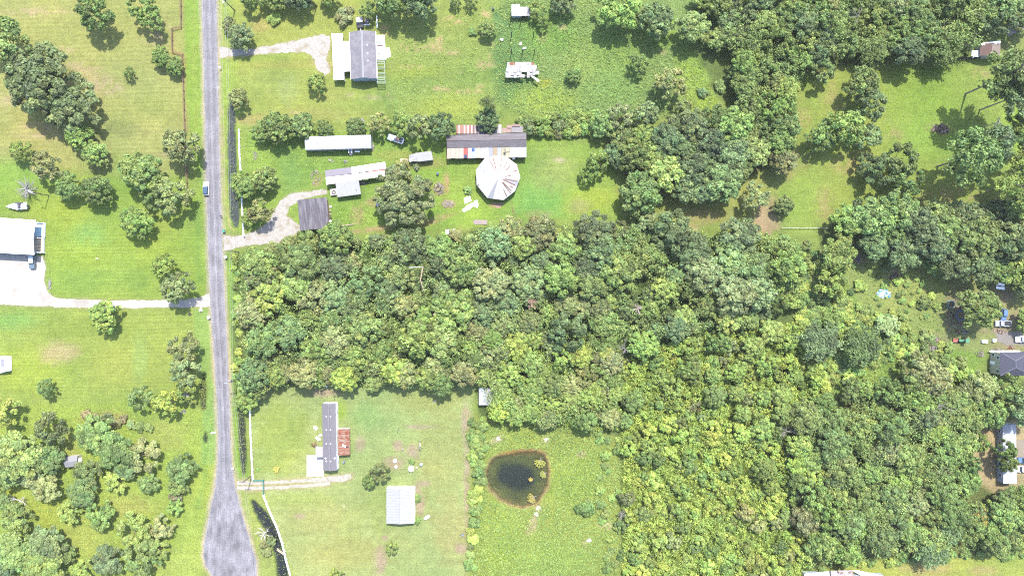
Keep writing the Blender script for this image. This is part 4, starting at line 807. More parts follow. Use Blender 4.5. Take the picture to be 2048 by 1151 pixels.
TGREEN = mat('tractor_green', (.05,.17,.09,1), rough=.4, spec=.4)
REDP = mat('red_paint', (.30,.07,.05,1), (.22,.06,.05,1), 3, .5, spec=.4)
BLUEP = mat('blue_paint', (.06,.12,.24,1), rough=.35, spec=.5)
SILVER = mat('silver_paint', (.40,.44,.52,1), rough=.3, spec=.5)
NAVY = mat('dark_blue_grey_paint', (.08,.11,.14,1), rough=.3, spec=.5)
CARW = mat('white_car_paint', (.78,.79,.80,1), rough=.25, spec=.5)
CHROME = mat('bright_steel', (.5,.5,.52,1), rough=.3, metal=.8)
REDL = mat('red_lens', (.35,.02,.02,1), rough=.2); CLEARL = mat('clear_lens', (.65,.67,.7,1), rough=.15)

class Bld:
    """a thing whose parts are drawn in a local frame; px, py = photo pixel of the roof's middle seen at height h"""
    def __init__(s, name, label, cat, px, py, h, rot=0, group=None):
        s.t = thing(name, label, cat, W(px, py, h), rot, group); s.h = h; s.p = (px, py); s.rot = R(rot)
        s.k = (CH-h)/CH*S; s.o = W(px, py, h)
    def L(s, px, py, h):
        """local coordinates of what is seen at pixel (px, py) at height h"""
        x, y = W(px, py, h); dx, dy = x-s.o[0], y-s.o[1]; c, n = math.cos(-s.rot), math.sin(-s.rot)
        return (dx*c-dy*n, dx*n+dy*c)
    def poly(s, pts, h): return [s.L(x, y, h) for x, y in pts]
def add(parent, name, m, fn):
    b = MB(); fn(b); return b.build(name, m, parent)
def windows(t, spots, m=GLASS, frame=WHITE):
    """spots: (x, y, z, w, h, axis) flat on a wall; axis 'x' = the wall faces +-x"""
    for x, y, z, w, h, ax in spots:
        f = MB(); f.box(x, y, z, .07 if ax == 'x' else w+.16, w+.16 if ax == 'x' else .07, h+.16); fo = f.build('window', frame, t)
        g = MB(); g.box(x, y, z, .10 if ax == 'x' else w, w if ax == 'x' else .10, h); g.build('pane', m, fo)
def gable(b, wx, ly, eave, ridge, wall, roof, over=.3, gover=.25, roof_m2=None, cap=None, thick=.09, rname='roof_slope'):
    """ridge along local y; wx, ly = size of the roof in plan"""
    x, y = wx/2-over, ly/2-gover; zi = eave-.02; rz = ridge-.06
    w = MB(); sec = [(-x, 0), (x, 0), (x, zi+over*(ridge-eave)/(wx/2)-.05), (0, rz), (-x, zi+over*(ridge-eave)/(wx/2)-.05)]
    w.loft([[(q[0], -y, q[1]) for q in sec], [(q[0], y, q[1]) for q in sec]]); w.build('wall', wall, b.t)
    out = []
    for sgn, mm in ((-1, roof), (1, roof_m2 or roof)):
        r = MB(); r.slab([(sgn*wx/2, -ly/2, eave), (sgn*wx/2, ly/2, eave), (sgn*.003, ly/2, ridge), (sgn*.003, -ly/2, ridge)], thick); out.append(r.build(rname, mm, b.t))
    if cap:
        c = MB(); c.slab([(-.28, -ly/2-.02, ridge+.0), (-.28, ly/2+.02, ridge+.0), (0, ly/2+.02, ridge+.10), (0, -ly/2-.02, ridge+.10)], .05)
        c.slab([(.28, -ly/2-.02, ridge+.0), (.28, ly/2+.02, ridge+.0), (0.002, ly/2+.02, ridge+.10), (0.002, -ly/2-.02, ridge+.10)], .05); c.build('ridge_cap', cap, b.t)
    return out

# ------------------------------------------------------------------ grey shingled house with white patio roof
b = Bld('house', 'grey shingled house with flat white patio roof and rear pergola', 'house', 726.5, 111, 3.2, 1.8); t = b.t
gable(b, 52*b.k, 94*b.k, 3.2, 4.7, GREYW, SHINGLE, cap=mat('pale_ridge_cap', alb(226,224,230)))
windows(t, [(-1.8,-7.67,1.6,1.0,1.1,'y'),(1.8,-7.67,1.6,1.0,1.1,'y'),(-4.05,2.5,1.7,1.2,1.1,'x'),(4.05,-4,1.7,1.2,1.1,'x'),(4.05,1,1.7,1.2,1.1,'x')])
add(t, 'gutter', WHITE, lambda m: m.box(26*b.k+.07, 0, 3.12, .12, 94*b.k, .12)); add(t, 'gutter', WHITE, lambda m: m.box(-26*b.k-.07, 0, 3.12, .12, 94*b.k, .12))
for yy in (3.0, -2.2, .4): add(t, 'vent', WHITE, lambda m: m.box(1.7, yy, 4.25, .3, .3, .25))
pf = add(t, 'patio_roof', WHITE, lambda m: m.prism(b.poly([(663.6,67.5),(685,67.5),(685.5,83),(698.5,83),(701,142.6),(688,143),(688.4,159.3),(667.8,159.3)], 2.75), 2.7, 2.84))
for q in ((665.5,69),(666.5,100),(667.5,130),(669,158),(687,158),(684,69)):
    x, y = b.L(*q, 2.7); add(pf, 'post', WHITE, lambda m: m.box(x, y, 1.35, .14, .14, 2.7))
dk = add(t, 'deck', WHITE, lambda m: m.prism(b.poly([(752.5,70.5),(769,70.5),(771,119),(753,119)], .5), .1, .5))
for k in range(6): 
    x, y = b.L(761.3, 75+k*8, .5); add(dk, 'plank', mat('pale_deck_board', (.60+.03*(k%3),.60+.02*(k%2),.60,1)), lambda m: m.box(x, y, .535, 2.75, 1.25, .06))
for (px, py, w, h_, mm) in ((758,84,1.8,.35,TAN_WOOD),(760,90.5,2.0,.4,RUST_DARK),(758,106,.9,.3,WOOD)):
    x, y = b.L(px, py, .8); add(t, 'deck_bench', mm, lambda m: (m.box(x, y, .75, w, .35, .12), m.box(x-w*.4, y, .62, .1, .3, .18), m.box(x+w*.4, y, .62, .1, .3, .18)))
pg = thing; rail = add(t, 'rail', mat('pale_blue_rail', (.45,.55,.58,1)), lambda m: m.box(*b.L(768.5,107,1.0), .95, .12, 3.6, .9))
pr = add(t, 'pergola', mat('pergola_paint', (.28,.31,.28,1)), lambda m: [m.box(*b.L(x_, 143.5, 2.4), 2.4, .12, 7.9, .16) for x_ in (754.2, 769.6)]+[m.box(*b.L(x_, y_, 1.2), 1.2, .12, .12, 2.4) for x_ in (754.2, 769.6) for y_ in (121, 166)])
PGM = mat('mint_white_slat', (.20,.25,.20,1))
for k, yy in enumerate((121,124,127.5,134.5,137,146,148.5,153,156,159.5,163,166.5)):
    x, y = b.L(762, yy, 2.5); add(pr, 'slat', PGM, lambda m: m.box(x, y, 2.54, 2.75, .16, .12))
o = add(None, 'tarpaulin', WHITE, lambda m: m.prism([W(*q) for q in ((769.5,97),(779,96.5),(782,113),(776,116),(769.5,118.5),(770,108))], .06, [.12,.3,.15,.25,.1,.35])); tag(o, 'white tarpaulin on the grass beside the house deck', 'tarpaulin')
o = add(None, 'pipe', WHITE, lambda m: m.tube([(*W(753.5,32,.2), .2), (*W(754.3,56,.2), .2)], .16, 8)); tag(o, 'long white pipe lying on the grass behind the house', 'pipe')
for q, nm in (((760,58),'bin'),): pass

# ------------------------------------------------------------------ vehicles
def rrect(w, l, z, n=3, r=.3, y0=0):
    out = []
    for sx, sy, a0 in ((1, 1, 0), (-1, 1, 90), (-1, -1, 180), (1, -1, 270)):
        for k in range(n+1):
            a = R(a0+90*k/n); out.append((sx*(w/2-r)+r*math.cos(a), y0+sy*(l/2-r)+r*math.sin(a), z))
    return out
def vehicle(name, label, cat, px, py, rot, paint, L_=4.6, w=1.85, roof=None, pickup=False, cargo=False, van=False, group=None):
    """local +y is the front"""
    t = thing(name, label, cat, W(px, py, 1.0), rot, group)
    bd = MB(); hood = .98 if not van else 1.1
    bd.loft([rrect(w*.94, L_*.96, .28), rrect(w, L_, .55), rrect(w*.98, L_*.99, .82), rrect(w*.90, L_*.95, hood)]); body = bd.build('body', paint, t)
    if pickup: c0, c1 = L_*.02, L_*.27
    else: c0, c1 = -L_*.46, L_*.20
    cy = (c0+c1)/2; cl = c1-c0; zt = 1.68
    g = MB(); g.loft([rrect(w*.88, cl, hood-.02, 3, .2, cy), rrect(w*.74, cl*.80, zt-.06, 3, .2, cy-.03*cl)]); g.build('window', GLASS, t)
    g = MB(); g.loft([rrect(w*.76, cl*.80, zt-.08, 3, .22, cy-.03*cl), rrect(w*.70, cl*.74, zt, 3, .22, cy-.03*cl)]); g.build('roof', roof or paint, t)
    for sx in (-1, 1):
        for sy, f in ((-.30, 0), (.31, 0)):
            wh = MB(); wh.loft([[(sx*(w/2-.02)-sx*.22*k, L_*sy+.34*math.cos(q), .34+.34*math.sin(q)) for q in [6.2832*i/12 for i in range(12)]] for k in (0, 1)]); wo = wh.build('wheel', BLACK, t)
            rm_ = MB(); rm_.loft([[(sx*(w/2-.02)+sx*.01-sx*.05*k, L_*sy+.2*math.cos(q), .34+.2*math.sin(q)) for q in [6.2832*i/10 for i in range(10)]] for k in (0, 1)]); rm_.build('rim', CHROME, wo)
        add(t, 'headlight', CLEARL, lambda m: m.box(sx*w*.36, L_*.482, .74, .36, .10, .14)); add(t, 'taillight', REDL, lambda m: m.box(sx*w*.40, -L_*.487, .80, .2, .08, .22))
        add(t, 'wing_mirror', paint, lambda m: m.box(sx*(w/2+.06), c1-.25, 1.02, .2, .14, .16))
    add(t, 'bumper', BLACK, lambda m: m.box(0, L_*.485, .45, w*.9, .14, .2)); add(t, 'bumper', BLACK, lambda m: m.box(0, -L_*.485, .45, w*.9, .14, .2))
    if pickup:
        y0, y1 = -L_*.47, c0-.08
        bb = add(t, 'cargo_bed', paint, lambda m: (m.box(-w*.46, (y0+y1)/2, 1.1, .1, y1-y0, .36), m.box(w*.46, (y0+y1)/2, 1.1, .1, y1-y0, .36), m.box(0, y0+.05, 1.1, w*.82, .1, .36), m.box(0, y1-.05, 1.1, w*.82, .1, .36)))
        add(bb, 'bed_floor', DARK, lambda m: m.box(0, (y0+y1)/2, hood+.02, w*.82, y1-y0-.2, .05))
        if cargo:
            g = random.Random(5); mm = [mat('scrap_a', (.40,.22,.20,1)), mat('scrap_b', (.5,.46,.44,1)), mat('scrap_c', (.12,.10,.12,1))]
            cg = MB()
            for k in range(16): cg.mi = k % 3; cg.box(g.uniform(-.55, .55), g.uniform(y0+.3, y1-.3), 1.12+g.uniform(0, .2), g.uniform(.2, .6), g.uniform(.1, .7), .15, g.uniform(0, 3))
            o = cg.build('load', mm, t)
    return t
vehicle('car', 'white car with dark roof driving on the road edge', 'car', 411.5, 377, 0, CARW, 4.5, 1.85, roof=mat('dark_car_roof', (.04,.07,.12,1), rough=.15, spec=.6))
vehicle('pickup_truck', 'white pickup truck with scrap in its bed beneath the trees', 'pickup truck', 791, 277.5, 72, CARW, 5.6, 2.0, pickup=True, cargo=True)
vehicle('parked_car', 'dark blue-grey utility vehicle parked by the left metal building', 'car', 63.5, 523, 180, NAVY, 4.8, 2.0, roof=mat('light_grey_roof', (.42,.48,.52,1), rough=.3), van=True)
vehicle('parked_car', 'blue car parked in tree shade by the junk yard lane', 'car', 2009, 629, 175, BLUEP, 4.0, 1.75)
vehicle('pickup_truck', 'silver pickup parked south of the blue car', 'pickup truck', 2007, 646.5, 90, SILVER, 5.2, 1.95, pickup=True)
vehicle('parked_car', 'white car on the grey lane above the hip-roofed house', 'car', 2046, 678, 90, CARW, 4.8, 1.95)
vehicle('parked_car', 'white car beside the long white trailer on the right edge', 'car', 2045, 937.5, 90, CARW, 4.8, 2.0)
vehicle('parked_car', 'dark blue car just above the white car on the right edge', 'car', 2050, 920, 90, BLUEP, 4.6, 1.9)
vehicle('parked_car', 'blue-grey car half hidden in the bottom right wood', 'car', 2009, 1071, 80, SILVER, 4.2, 1.8)
# little utility vehicle behind the house
t = thing('utility_cart', 'small dark utility vehicle with tan canopy behind the grey house', 'utility vehicle', W(720, 46, 1), 5)
add(t, 'body', BLACK, lambda m: m.loft([rrect(2.2, 3.3, .4), rrect(2.3, 3.4, .9), rrect(2.1, 3.2, 1.1)])); add(t, 'canopy', mat('tan_canvas', (.42,.36,.36,1)), lambda m: m.loft([rrect(2.3, 1.9, 1.75, y0=.75), rrect(2.2, 1.7, 1.95, y0=.75), rrect(1.6, 1.2, 2.05, y0=.75)]))
add(t, 'windshield', GLASS, lambda m: m.slab([(-1, -.6, 1.1), (1, -.6, 1.1), (1, -.15, 1.75), (-1, -.15, 1.75)], .05))
for sx in (-1, 1):
    for sy in (-1.1, 1.1): add(t, 'wheel', BLACK, lambda m: m.loft([[(sx*1.15-sx*.28*k, sy+.36*math.cos(q), .36+.36*math.sin(q)) for q in [6.2832*i/10 for i in range(10)]] for k in (0, 1)]))
    for sy in (-.1, 1.6): add(t, 'canopy_post', BLACK, lambda m: m.box(sx*.95, sy, 1.4, .07, .07, .75))
add(t, 'tow_bar', WHITE, lambda m: m.tube([(-.1, -1.6, .5), (-.15, -2.4, .45)], .09))
o = add(None, 'crate', mat('dark_grey_plastic', (.10,.09,.12,1)), lambda m: (m.box(*W(733.5,43,.4), .4, 1.2, 1.7, .7, .1), m.box(*W(733.5,43,.8), .79, 1.3, 1.8, .08, .1))); tag(o, 'dark square crate beside the tan-topped utility vehicle', 'crate')
o = add(None, 'board', WHITE, lambda m: m.box(*W(733,49.5,.1), .1, 2.2, .35, .12, .1)); tag(o, 'thin white board below the dark square crate', 'board')

# ------------------------------------------------------------------ long white mobile home
b = Bld('mobile_home', 'long white metal-roofed mobile home behind the tree row', 'mobile home', 676.5, 284.7, 3.1, 91.5); t = b.t
gable(b, 26*b.k, 131.5*b.k, 3.1, 3.75, mat('green_grey_siding', (.30,.34,.32,1)), WHITE_METAL, over=.12, gover=.1)
add(t, 'roof_trim', mat('grey_flashing', (.40,.41,.44,1)), lambda m: m.box(-13*b.k-.03, 0, 3.05, .08, 131*b.k, .18))
for yy in (-8, -5, 1.5, 5.5, 9): windows(t, [(-13*b.k+.10, yy, 1.9, 1.1, .9, 'x')])
for k in range(11): add(t, 'roof_seam', WHITE, lambda m: m.slab([(-13*b.k, -10.5+k*2.1, 3.195), (-13*b.k, -10.45+k*2.1, 3.195), (0, -10.45+k*2.1, 3.845), (0, -10.5+k*2.1, 3.845)], .03))
st = add(t, 'porch', mat('grey_deck', (.33,.31,.35,1)), lambda m: (m.box(*b.L(701.5,302.5,1.0), .5, 1.6, 1.1, 1.0), m.box(*b.L(701.5,308.5,.5), .25, .5, 1.0, .5)))
for sy in (-.5, .5): 
    x, y = b.L(701.5, 302.5, 1.0); add(st, 'rail', WHITE, lambda m: m.box(x, y+sy, 1.5, 1.6, .06, .9))
o = add(None, 'bench', WHITE, lambda m: (m.box(*W(714.5,303,.5), .46, 1.7, .45, .1), m.box(W(714.5,303,.5)[0]-.7, W(714.5,303,.5)[1], .22, .12, .4, .4), m.box(W(714.5,303,.5)[0]+.7, W(714.5,303,.5)[1], .22, .12, .4, .4))); tag(o, 'white bench in the shade of the long mobile home', 'bench')

# ------------------------------------------------------------------ long open shed with two roof strips and rusty lean-to
b = Bld('long_shed', 'long tilted shed with two white roof strips and rusty lean-to', 'shed', 712, 347, 3.0, 8.0); t = b.t
def strip(name, m_, pts, hs, th=.08): 
    return add(t, name, m_, lambda m: m.slab([(*b.L(x, y, h), h) for (x, y), h in zip(pts, hs)], th))
GREY_CORR = mat('grey_corrugated_metal', alb(190,182,198), alb(168,160,178), 14, .6, stretch=(1,.05,1), spec=.3)
strip('roof_sheet', GREY_CORR, [(650,341),(702.3,334.2),(703,347.2),(651.4,354)], (3.0,3.0,3.5,3.5))
strip('roof_sheet', WHITE, [(702.6,334.6),(769.8,324.2),(772,336.8),(703.2,347)], (3.0,3.0,3.5,3.5))
strip('roof_sheet', WHITE, [(651.6,354.5),(773,340.2),(774.6,351),(653,369)], (3.35,3.35,2.7,2.7))
add(t, 'fascia', REDP, lambda m: m.slab([(*b.L(735,343.2,3.46), 3.40), (*b.L(772,338,3.46), 3.40), (*b.L(772,339.0,3.46), 3.42), (*b.L(735,344.6,3.46), 3.42)], .04))
add(t, 'wall', BROWNW, lambda m: m.slab([(*b.L(651,352,2.9), 0), (*b.L(651,352,2.9), 2.9), (*b.L(771,337,2.9), 2.9), (*b.L(771,337,2.9), 0)], .08))
add(t, 'wall', BROWNW, lambda m: m.slab([(*b.L(652.5,342.5,2.85), 0), (*b.L(652.5,342.5,2.85), 2.85), (*b.L(768,327,2.85), 2.85), (*b.L(768,327,2.85), 0)], .08))
for q in ((655,367,2.6),(668,365,2.6),(722,358,2.6),(735,355.5,2.6),(755,352.5,2.6),(771,350,2.6)): add(t, 'post', WOOD, lambda m: m.box(*b.L(*q), 1.3, .14, .14, 2.6))
ln = strip('lean_to_roof', RUSTY_WHITE, [(671,366.5),(717.4,360.2),(722,388),(675.2,394.2)], (2.62,2.62,2.2,2.2))
for q in ((674,391,2.1),(698,388,2.1),(720,386,2.1)): add(t, 'post', WOOD, lambda m: m.box(*b.L(*q), 1.05, .14, .14, 2.1))
g = random.Random(3); spots_ = MB()
for k in range(26): x, y = b.L(676+g.uniform(0, 42), 368+g.uniform(0, 22), 2.5); spots_.box(x, y, 2.66-.018*0, .22, .3, .06, g.uniform(0, 3))
def trailer_box(name, label, cat, corners, h, wallm, topm, tyre=True, t0=.5):
    cx = sum(q[0] for q in corners)/4; cy = sum(q[1] for q in corners)/4; bb = Bld(name, label, cat, cx, cy, h, 0)
    P_ = bb.poly(corners, h); add(bb.t, 'box_wall', wallm, lambda m: m.prism(P_, t0, h-.06)); c_ = [(x*1.03, y*1.03) for x, y in P_]; add(bb.t, 'roof', topm, lambda m: m.prism(c_, h-.06, h))
    for k in (0, 2):
        mx, my = (P_[k][0]+P_[(k+1) % 4][0])/2, (P_[k][1]+P_[(k+1) % 4][1])/2; add(bb.t, 'wheel', BLACK, lambda m: m.box(mx*.97, my*.97, .32, .5, .5, .64))
    return bb
def ring(m, x, y, z, r, rr, n=14):
    m.tube([(x+r*math.cos(6.2832*k/n), y+r*math.sin(6.2832*k/n), z) for k in range(n+1)], rr, 6)
b = trailer_box('utility_trailer', 'small pale trailer with a tyre on it beside the lean-to', 'trailer', [(660,378.5),(673.5,377),(674.5,389),(661.5,391)], .9, DULL_METAL, mat('mottled_trailer_bed', (.5,.46,.46,1), (.24,.2,.2,1), 3), t0=.4)
o = add(None, 'tyre', BLACK, lambda m: ring(m, *W(667.5,384.5,1.05), 1.03, .55, .14)); tag(o, 'black tyre lying in the small pale trailer', 'tyre')
b = trailer_box('box_trailer', 'tilted white box trailer under the edge of the old trees', 'trailer', [(751,407),(764.6,397.4),(772,411),(759,420.5)], 2.0, mat('grey_trailer_side', (.3,.33,.4,1)), WHITE_METAL)
add(b.t, 'hatch', mat('dark_roof_hatch', (.14,.13,.22,1)), lambda m: (ring(m, .2, .1, 2.04, .6, .12), m.box(.5, -.4, 2.05, .25, .25, .12), m.box(-.2, .5, 2.05, .3, .2, .1)))

# ------------------------------------------------------------------ dark shingled carport
b = Bld('carport', 'dark streaked shingle carport beside the gravel drive', 'carport', 627, 428, 3.0, 5.2); t = b.t
gable(b, 58.5*b.k, 61.5*b.k, 3.0, 3.55, BROWNW, SHINGLE_D, over=.35, gover=.6, thick=.12)
add(t, 'door', DARK, lambda m: m.box(1.6, -61.5*b.k/2+.56, 1.2, 3.4, .1, 2.3))
for q, mm in (((661,413),WHITE),((660.5,421),WOOD),((661,428),WOOD),((661.5,435),BLACK),((661,442),WHITE),((662,448),WOOD)):
    o = add(None, 'bucket', mm, lambda m: (m.cyl(*W(*q,.4), 0, .45, .26, 10, .32), ring(m, *W(*q,.4), .45, .32, .03, 10))); tag(o, 'bucket in the row of odds and ends along the carport', 'bucket', 'odds and ends along the carport')
o = add(None, 'chair', CHROME, lambda m: (m.box(*W(652.5,458,.5), .45, .5, .5, .06), m.box(W(652.5,458,.5)[0]+.24, W(652.5,458,.5)[1], .75, .05, .5, .55), m.box(W(652.5,458,.5)[0]-.2, W(652.5,458,.5)[1], .22, .05, .45, .44), m.box(W(652.5,458,.5)[0]+.2, W(652.5,458,.5)[1], .22, .05, .45, .44))); tag(o, 'pale metal chair in the carport shadow', 'chair')
o = add(None, 'log', PALE_BARK, lambda m: m.tube([(*W(669,454,.2), .2), (*W(690,451,.2), .2), (*W(707,448.5,.2), .2)], [.28,.26,.2], 8)); tag(o, 'pale straight log lying east of the carport', 'log')

# ------------------------------------------------------------------ barn with patchwork roof
b = Bld('barn', 'long barn with grey shingles above patchwork roof sheets', 'barn', 972.7, 290.5, 3.0, 1.0); t = b.t
hp = 3.0
def bq(name, m_, pts, hs, th=.07, par=None): return add(par or t, name, m_, lambda m: m.slab([(*b.L(x, y, h), h) for (x, y), h in zip(pts, hs)], th))
bq('shingle_slope', SHINGLE_B, [(892,270.5),(1052.6,266),(1052.8,279.2),(893.2,281.5)], (3.6,3.6,4.3,4.3), .1)
bq('shingle_slope', SHINGLE_B, [(893.2,282),(1052.8,279.7),(1053,293.2),(893.8,295.6)], (4.3,4.3,3.5,3.5), .1)
cols_ = [(232,206,186),(238,214,196),(236,212,190),(240,218,200),(214,110,96),(232,226,214),(206,216,230),(240,226,196),(222,222,226),(236,230,220),(196,196,206),(204,178,140),(206,208,214),(216,206,170),(230,214,180),(236,226,206),(226,228,236),(232,234,240),(228,230,236)]
e = np.linspace(0, 1, len(cols_)+1)
for k, c in enumerate(cols_):
    y0a = 295.0-2.4*e[k]; y0b = 295.0-2.4*e[k+1]; y1a = 317.3-2.8*e[k]; y1b = 317.3-2.8*e[k+1]; xa, xb = 893.7+159.3*e[k]+.12, 893.7+159.3*e[k+1]-.12
    hs = (3.42,3.42,2.75,2.75); pm = mat('roof_sheet_paint', alb(*c, 1.55), tuple(x*.86 for x in alb(*c, 1.55)[:3])+(1,), 1.6, .6, stretch=(4,.6,1), spec=.3, col3=alb(190,150,120), scale3=1.1, thr=(.66,.72))
    dz = .02*(k % 2); bq('roof_sheet', pm, [(xa,y0a),(xb,y0b),(xb,y1b-.6*(k % 3 == 1)),(xa,y1a-.6*(k % 3 == 1))], tuple(h+dz for h in hs), .04)
for (xa, xb, ya, yb, c) in ((943.5,949,296.5,302.5,(86,136,210)),(928.5,934,309.5,315.5,(70,110,180))):
    f0 = 3.42-.67*(ya-294.5)/22; f1 = 3.42-.67*(yb-294.5)/22; bq('roof_patch', simple('blue_patch', *c), [(xa,ya),(xb,ya),(xb,yb),(xa,yb)], (f0+.09,f0+.09,f1+.09,f1+.09), .03)
add(t, 'wall', BROWNW, lambda m: m.prism(b.poly([(895,273),(1051,268.5),(1051.5,312),(896,315)], 2.6), 0, 2.72))
for k in range(4): 
    x, y = b.L(905+k*22, 315.4, 2.2); add(t, 'door' if k % 2 else 'opening', DARK, lambda m: m.box(x, y, 1.1, 1.6, .08, 2.1))
x, y = b.L(1012, 305.5, 3.2); lt = add(t, 'antenna', BLACK, lambda m: (m.tube([(x-.8, y+.2, 3.3), (x+1.2, y+.3, 3.3)], .06), m.box(x-.5, y-.2, 3.25, .5, .6, .3, .4), m.tube([(x-.8, y+1.3, 3.4), (x-.2, y+.8, 3.3)], .07)))
o = add(None, 'sheet', WHITE, lambda m: m.box(*W(1027.5,316,.6), .6, .9, .9, .05, .1, .2)); tag(o, 'small white sheet in the barn shadow beside the round shed', 'sheet')
an = Bld('lean_to', 'red and white striped lean-to roofs behind the barn', 'lean-to', 970, 258, 2.4, 0); t = an.t
sc_ = [(206,120,104),(226,214,208),(208,126,108),(204,130,112),(232,222,218),(210,134,116),(238,230,226),(200,96,80),(236,226,222),(150,70,66),(220,210,210),(120,66,70),(206,196,198)]
for k, c in enumerate(sc_):
    x0, x1 = 913+k*3.6, 913+k*3.6+3.5; add(t, 'roof_sheet', simple('striped_sheet', *c, var=.15), lambda m: m.slab([(*an.L(x, y, h), h) for (x, y), h in zip(((x0,250),(x1,250),(x1,267.5),(x0,267.5)), (2.2,2.2,2.6,2.6))], .05))
for x0, x1, y0, y1, c in ((960,970,252,267.5,(120,150,196)),(970.5,980,254,267,(80,110,160)),(980.5,990,254,267,(110,140,190)),(990.5,996,252,266,(226,222,226)),(996.5,1003,249,266.5,(236,232,236)),(1004,1022,256,265.5,(208,160,150)),(1022.5,1046,252,265.2,(170,164,172)),(1014,1024,250,256,(214,170,164)),(1024,1040,248.5,252.5,(206,160,158))):
    add(t, 'roof_sheet', simple('annexe_sheet', *c), lambda m: m.slab([(*an.L(x, y, h), h) for (x, y), h in zip(((x0,y0),(x1,y0),(x1,y1),(x0,y1)), (2.25,2.25,2.62,2.62))], .05))
for x0 in (915, 938, 962, 990, 1016, 1044): add(t, 'post', WOOD, lambda m: m.box(*an.L(x0, 252.5, 2.2), 1.09, .12, .12, 2.18))
# scrap along the hedge shade
for k, (x, y) in enumerate(((1054,262),(1062,264),(1070,262),(1078,265),(1086,262),(1094,265),(1104,264),(1115,266),(1128,266))):
    g = random.Random(k); o = MB()
    for q in range(5): o.mi = q % 3; o.box(W(x, y)[0]+g.uniform(-.6, .6), W(x, y)[1]+g.uniform(-.4, .4), .2+.12*q, g.uniform(.3, 1.2), g.uniform(.2, .7), .15, g.uniform(0, 3))
    o = o.build('scrap_heap', [simple('scrap_pink', 196,176,176), simple('scrap_white', 220,216,220), simple('scrap_dark', 90,80,84)]); tag(o, 'small scrap heap in the hedge shade east of the barn', 'scrap heap', 'scrap heaps in the hedge shade')

# ------------------------------------------------------------------ round shed with ten-sided roof
pv = [(971,315),(952,339),(953.5,370),(975,396),(1007,400),(1030.5,381.5),(1040.5,355),(1034,329.5),(1012.5,313),(991,311.5)]
b = Bld('round_shed', 'ten-sided white shed with rust-streaked conical metal roof', 'shed', 997, 355, 2.9, 0); t = b.t
apx = (*b.L(997,355,5.0), 5.0); P_ = [(*b.L(x, y, 2.9), 2.9) for x, y in pv]
RSW = [mat('round_roof_sheet', (.36,.36,.37,1), (.27,.27,.285,1), 1.2, .5, spec=.4), mat('round_roof_sheet_grey', (.19,.19,.205,1), (.165,.165,.18,1), 1.2, .5, spec=.4), mat('round_roof_sheet_streaked', (.30,.30,.31,1), (.23,.23,.24,1), 1.2, .55, spec=.4, col3=alb(196,150,126), scale3=.8, thr=(.6,.66))]
for k in range(10):
    a, c = Vector(P_[k]), Vector(P_[(k+1) % 10]); A = Vector(apx); n = 3
    for q in range(n):
        p0 = a.lerp(c, q/n+.004); p1 = a.lerp(c, (q+1)/n-.004); top0 = A.lerp(p0, .035); top1 = A.lerp(p1, .035)
        mm = RSW[2] if (k in (5, 6, 7, 8) and q != 1) else RSW[1] if (k*3+q) % 7 == 2 else RSW[0]
        add(t, 'roof_sheet', mm, lambda m: m.slab([p0, p1, top1, top0], .04+.02*((k*3+q) % 2)))
add(t, 'cap', WHITE, lambda m: m.cyl(apx[0], apx[1], 4.9, 5.12, .6, 12, .15))
BATTEN = simple('faded_rust', 190,140,116, var=.4)
for k, (i, f, s0, s1) in enumerate(((9,.3,.35,.95),(9,.75,.3,.85),(8,.4,.3,.9),(8,.8,.35,.7),(7,.3,.45,.75),(7,.75,.5,.85),(6,.25,.3,.6),(5,.7,.3,.95),(5,.35,.25,.9),(4,.65,.3,.95),(4,.8,.3,.9),(4,.3,.6,.95),(6,.6,.75,.97),(2,.05,.9,.99))):
    e_ = Vector(P_[i]).lerp(Vector(P_[(i+1) % 10]), f); A = Vector(apx); d = (e_-A); sd0 = Vector((-d.y, d.x, 0)).normalized()*.15; up = Vector((0, 0, .085))
    add(t, 'rust_batten', RUST_DARK if k % 4 == 0 else BATTEN, lambda m: m.slab([A+d*s0-sd0+up, A+d*s0+sd0+up, A+d*s1+sd0+up, A+d*s1-sd0+up], .03))
Wl = [(x*.97, y*.97) for x, y, z in P_]
for k in range(10): add(t, 'wall_panel', BROWNW, lambda m: m.slab([(*Wl[k], 0), (*Wl[(k+1) % 10], 0), (*Wl[(k+1) % 10], 2.88), (*Wl[k], 2.88)], .06))
o = struct(sheet('bare_earth', [(984,404),(1008,406),(1002,413),(995,416),(988,412)], .014, simple('orange_earth', 228,190,150), 2, 21))

# ------------------------------------------------------------------ camper wreck, pasture sheds
b = Bld('camper_trailer', 'derelict white camper with torn front beside the old trees', 'camper trailer', 843, 313.5, 2.5, 10); t = b.t
cr_ = b.poly([(817.5,311),(831,306),(862.5,301.8),(866,319.5),(839,322.8),(819,322)], 2.5)
add(t, 'wall', mat('grubby_camper_side', (.36,.37,.36,1)), lambda m: m.prism([(x*.97, y*.95) for x, y in cr_], .4, 2.42)); add(t, 'roof', mat('mossy_white_roof', (.22,.22,.225,1), (.18,.18,.18,1), 2, .7, col3=(.14,.14,.13,1), scale3=1.0, thr=(.58,.7)), lambda m: m.prism(cr_, 2.42, 2.5))
for q in ((823,311,.9,.5,.25),(826,318,1.0,.7,-.2),(833.5,314,.4,.4,0)): add(t, 'roof_vent', mat('grey_roof_vent', (.22,.21,.26,1)), lambda m: m.box(*b.L(q[0], q[1], 2.5), 2.56, q[2], q[3], .12, q[4]))
add(t, 'torn_sheet', WHITE, lambda m: m.slab([(*b.L(818,322,2.6), 2.7), (*b.L(823,316,2.6), 2.6), (*b.L(824,321,2.6), 2.55), (*b.L(821,324,2.6), 2.4)], .04))
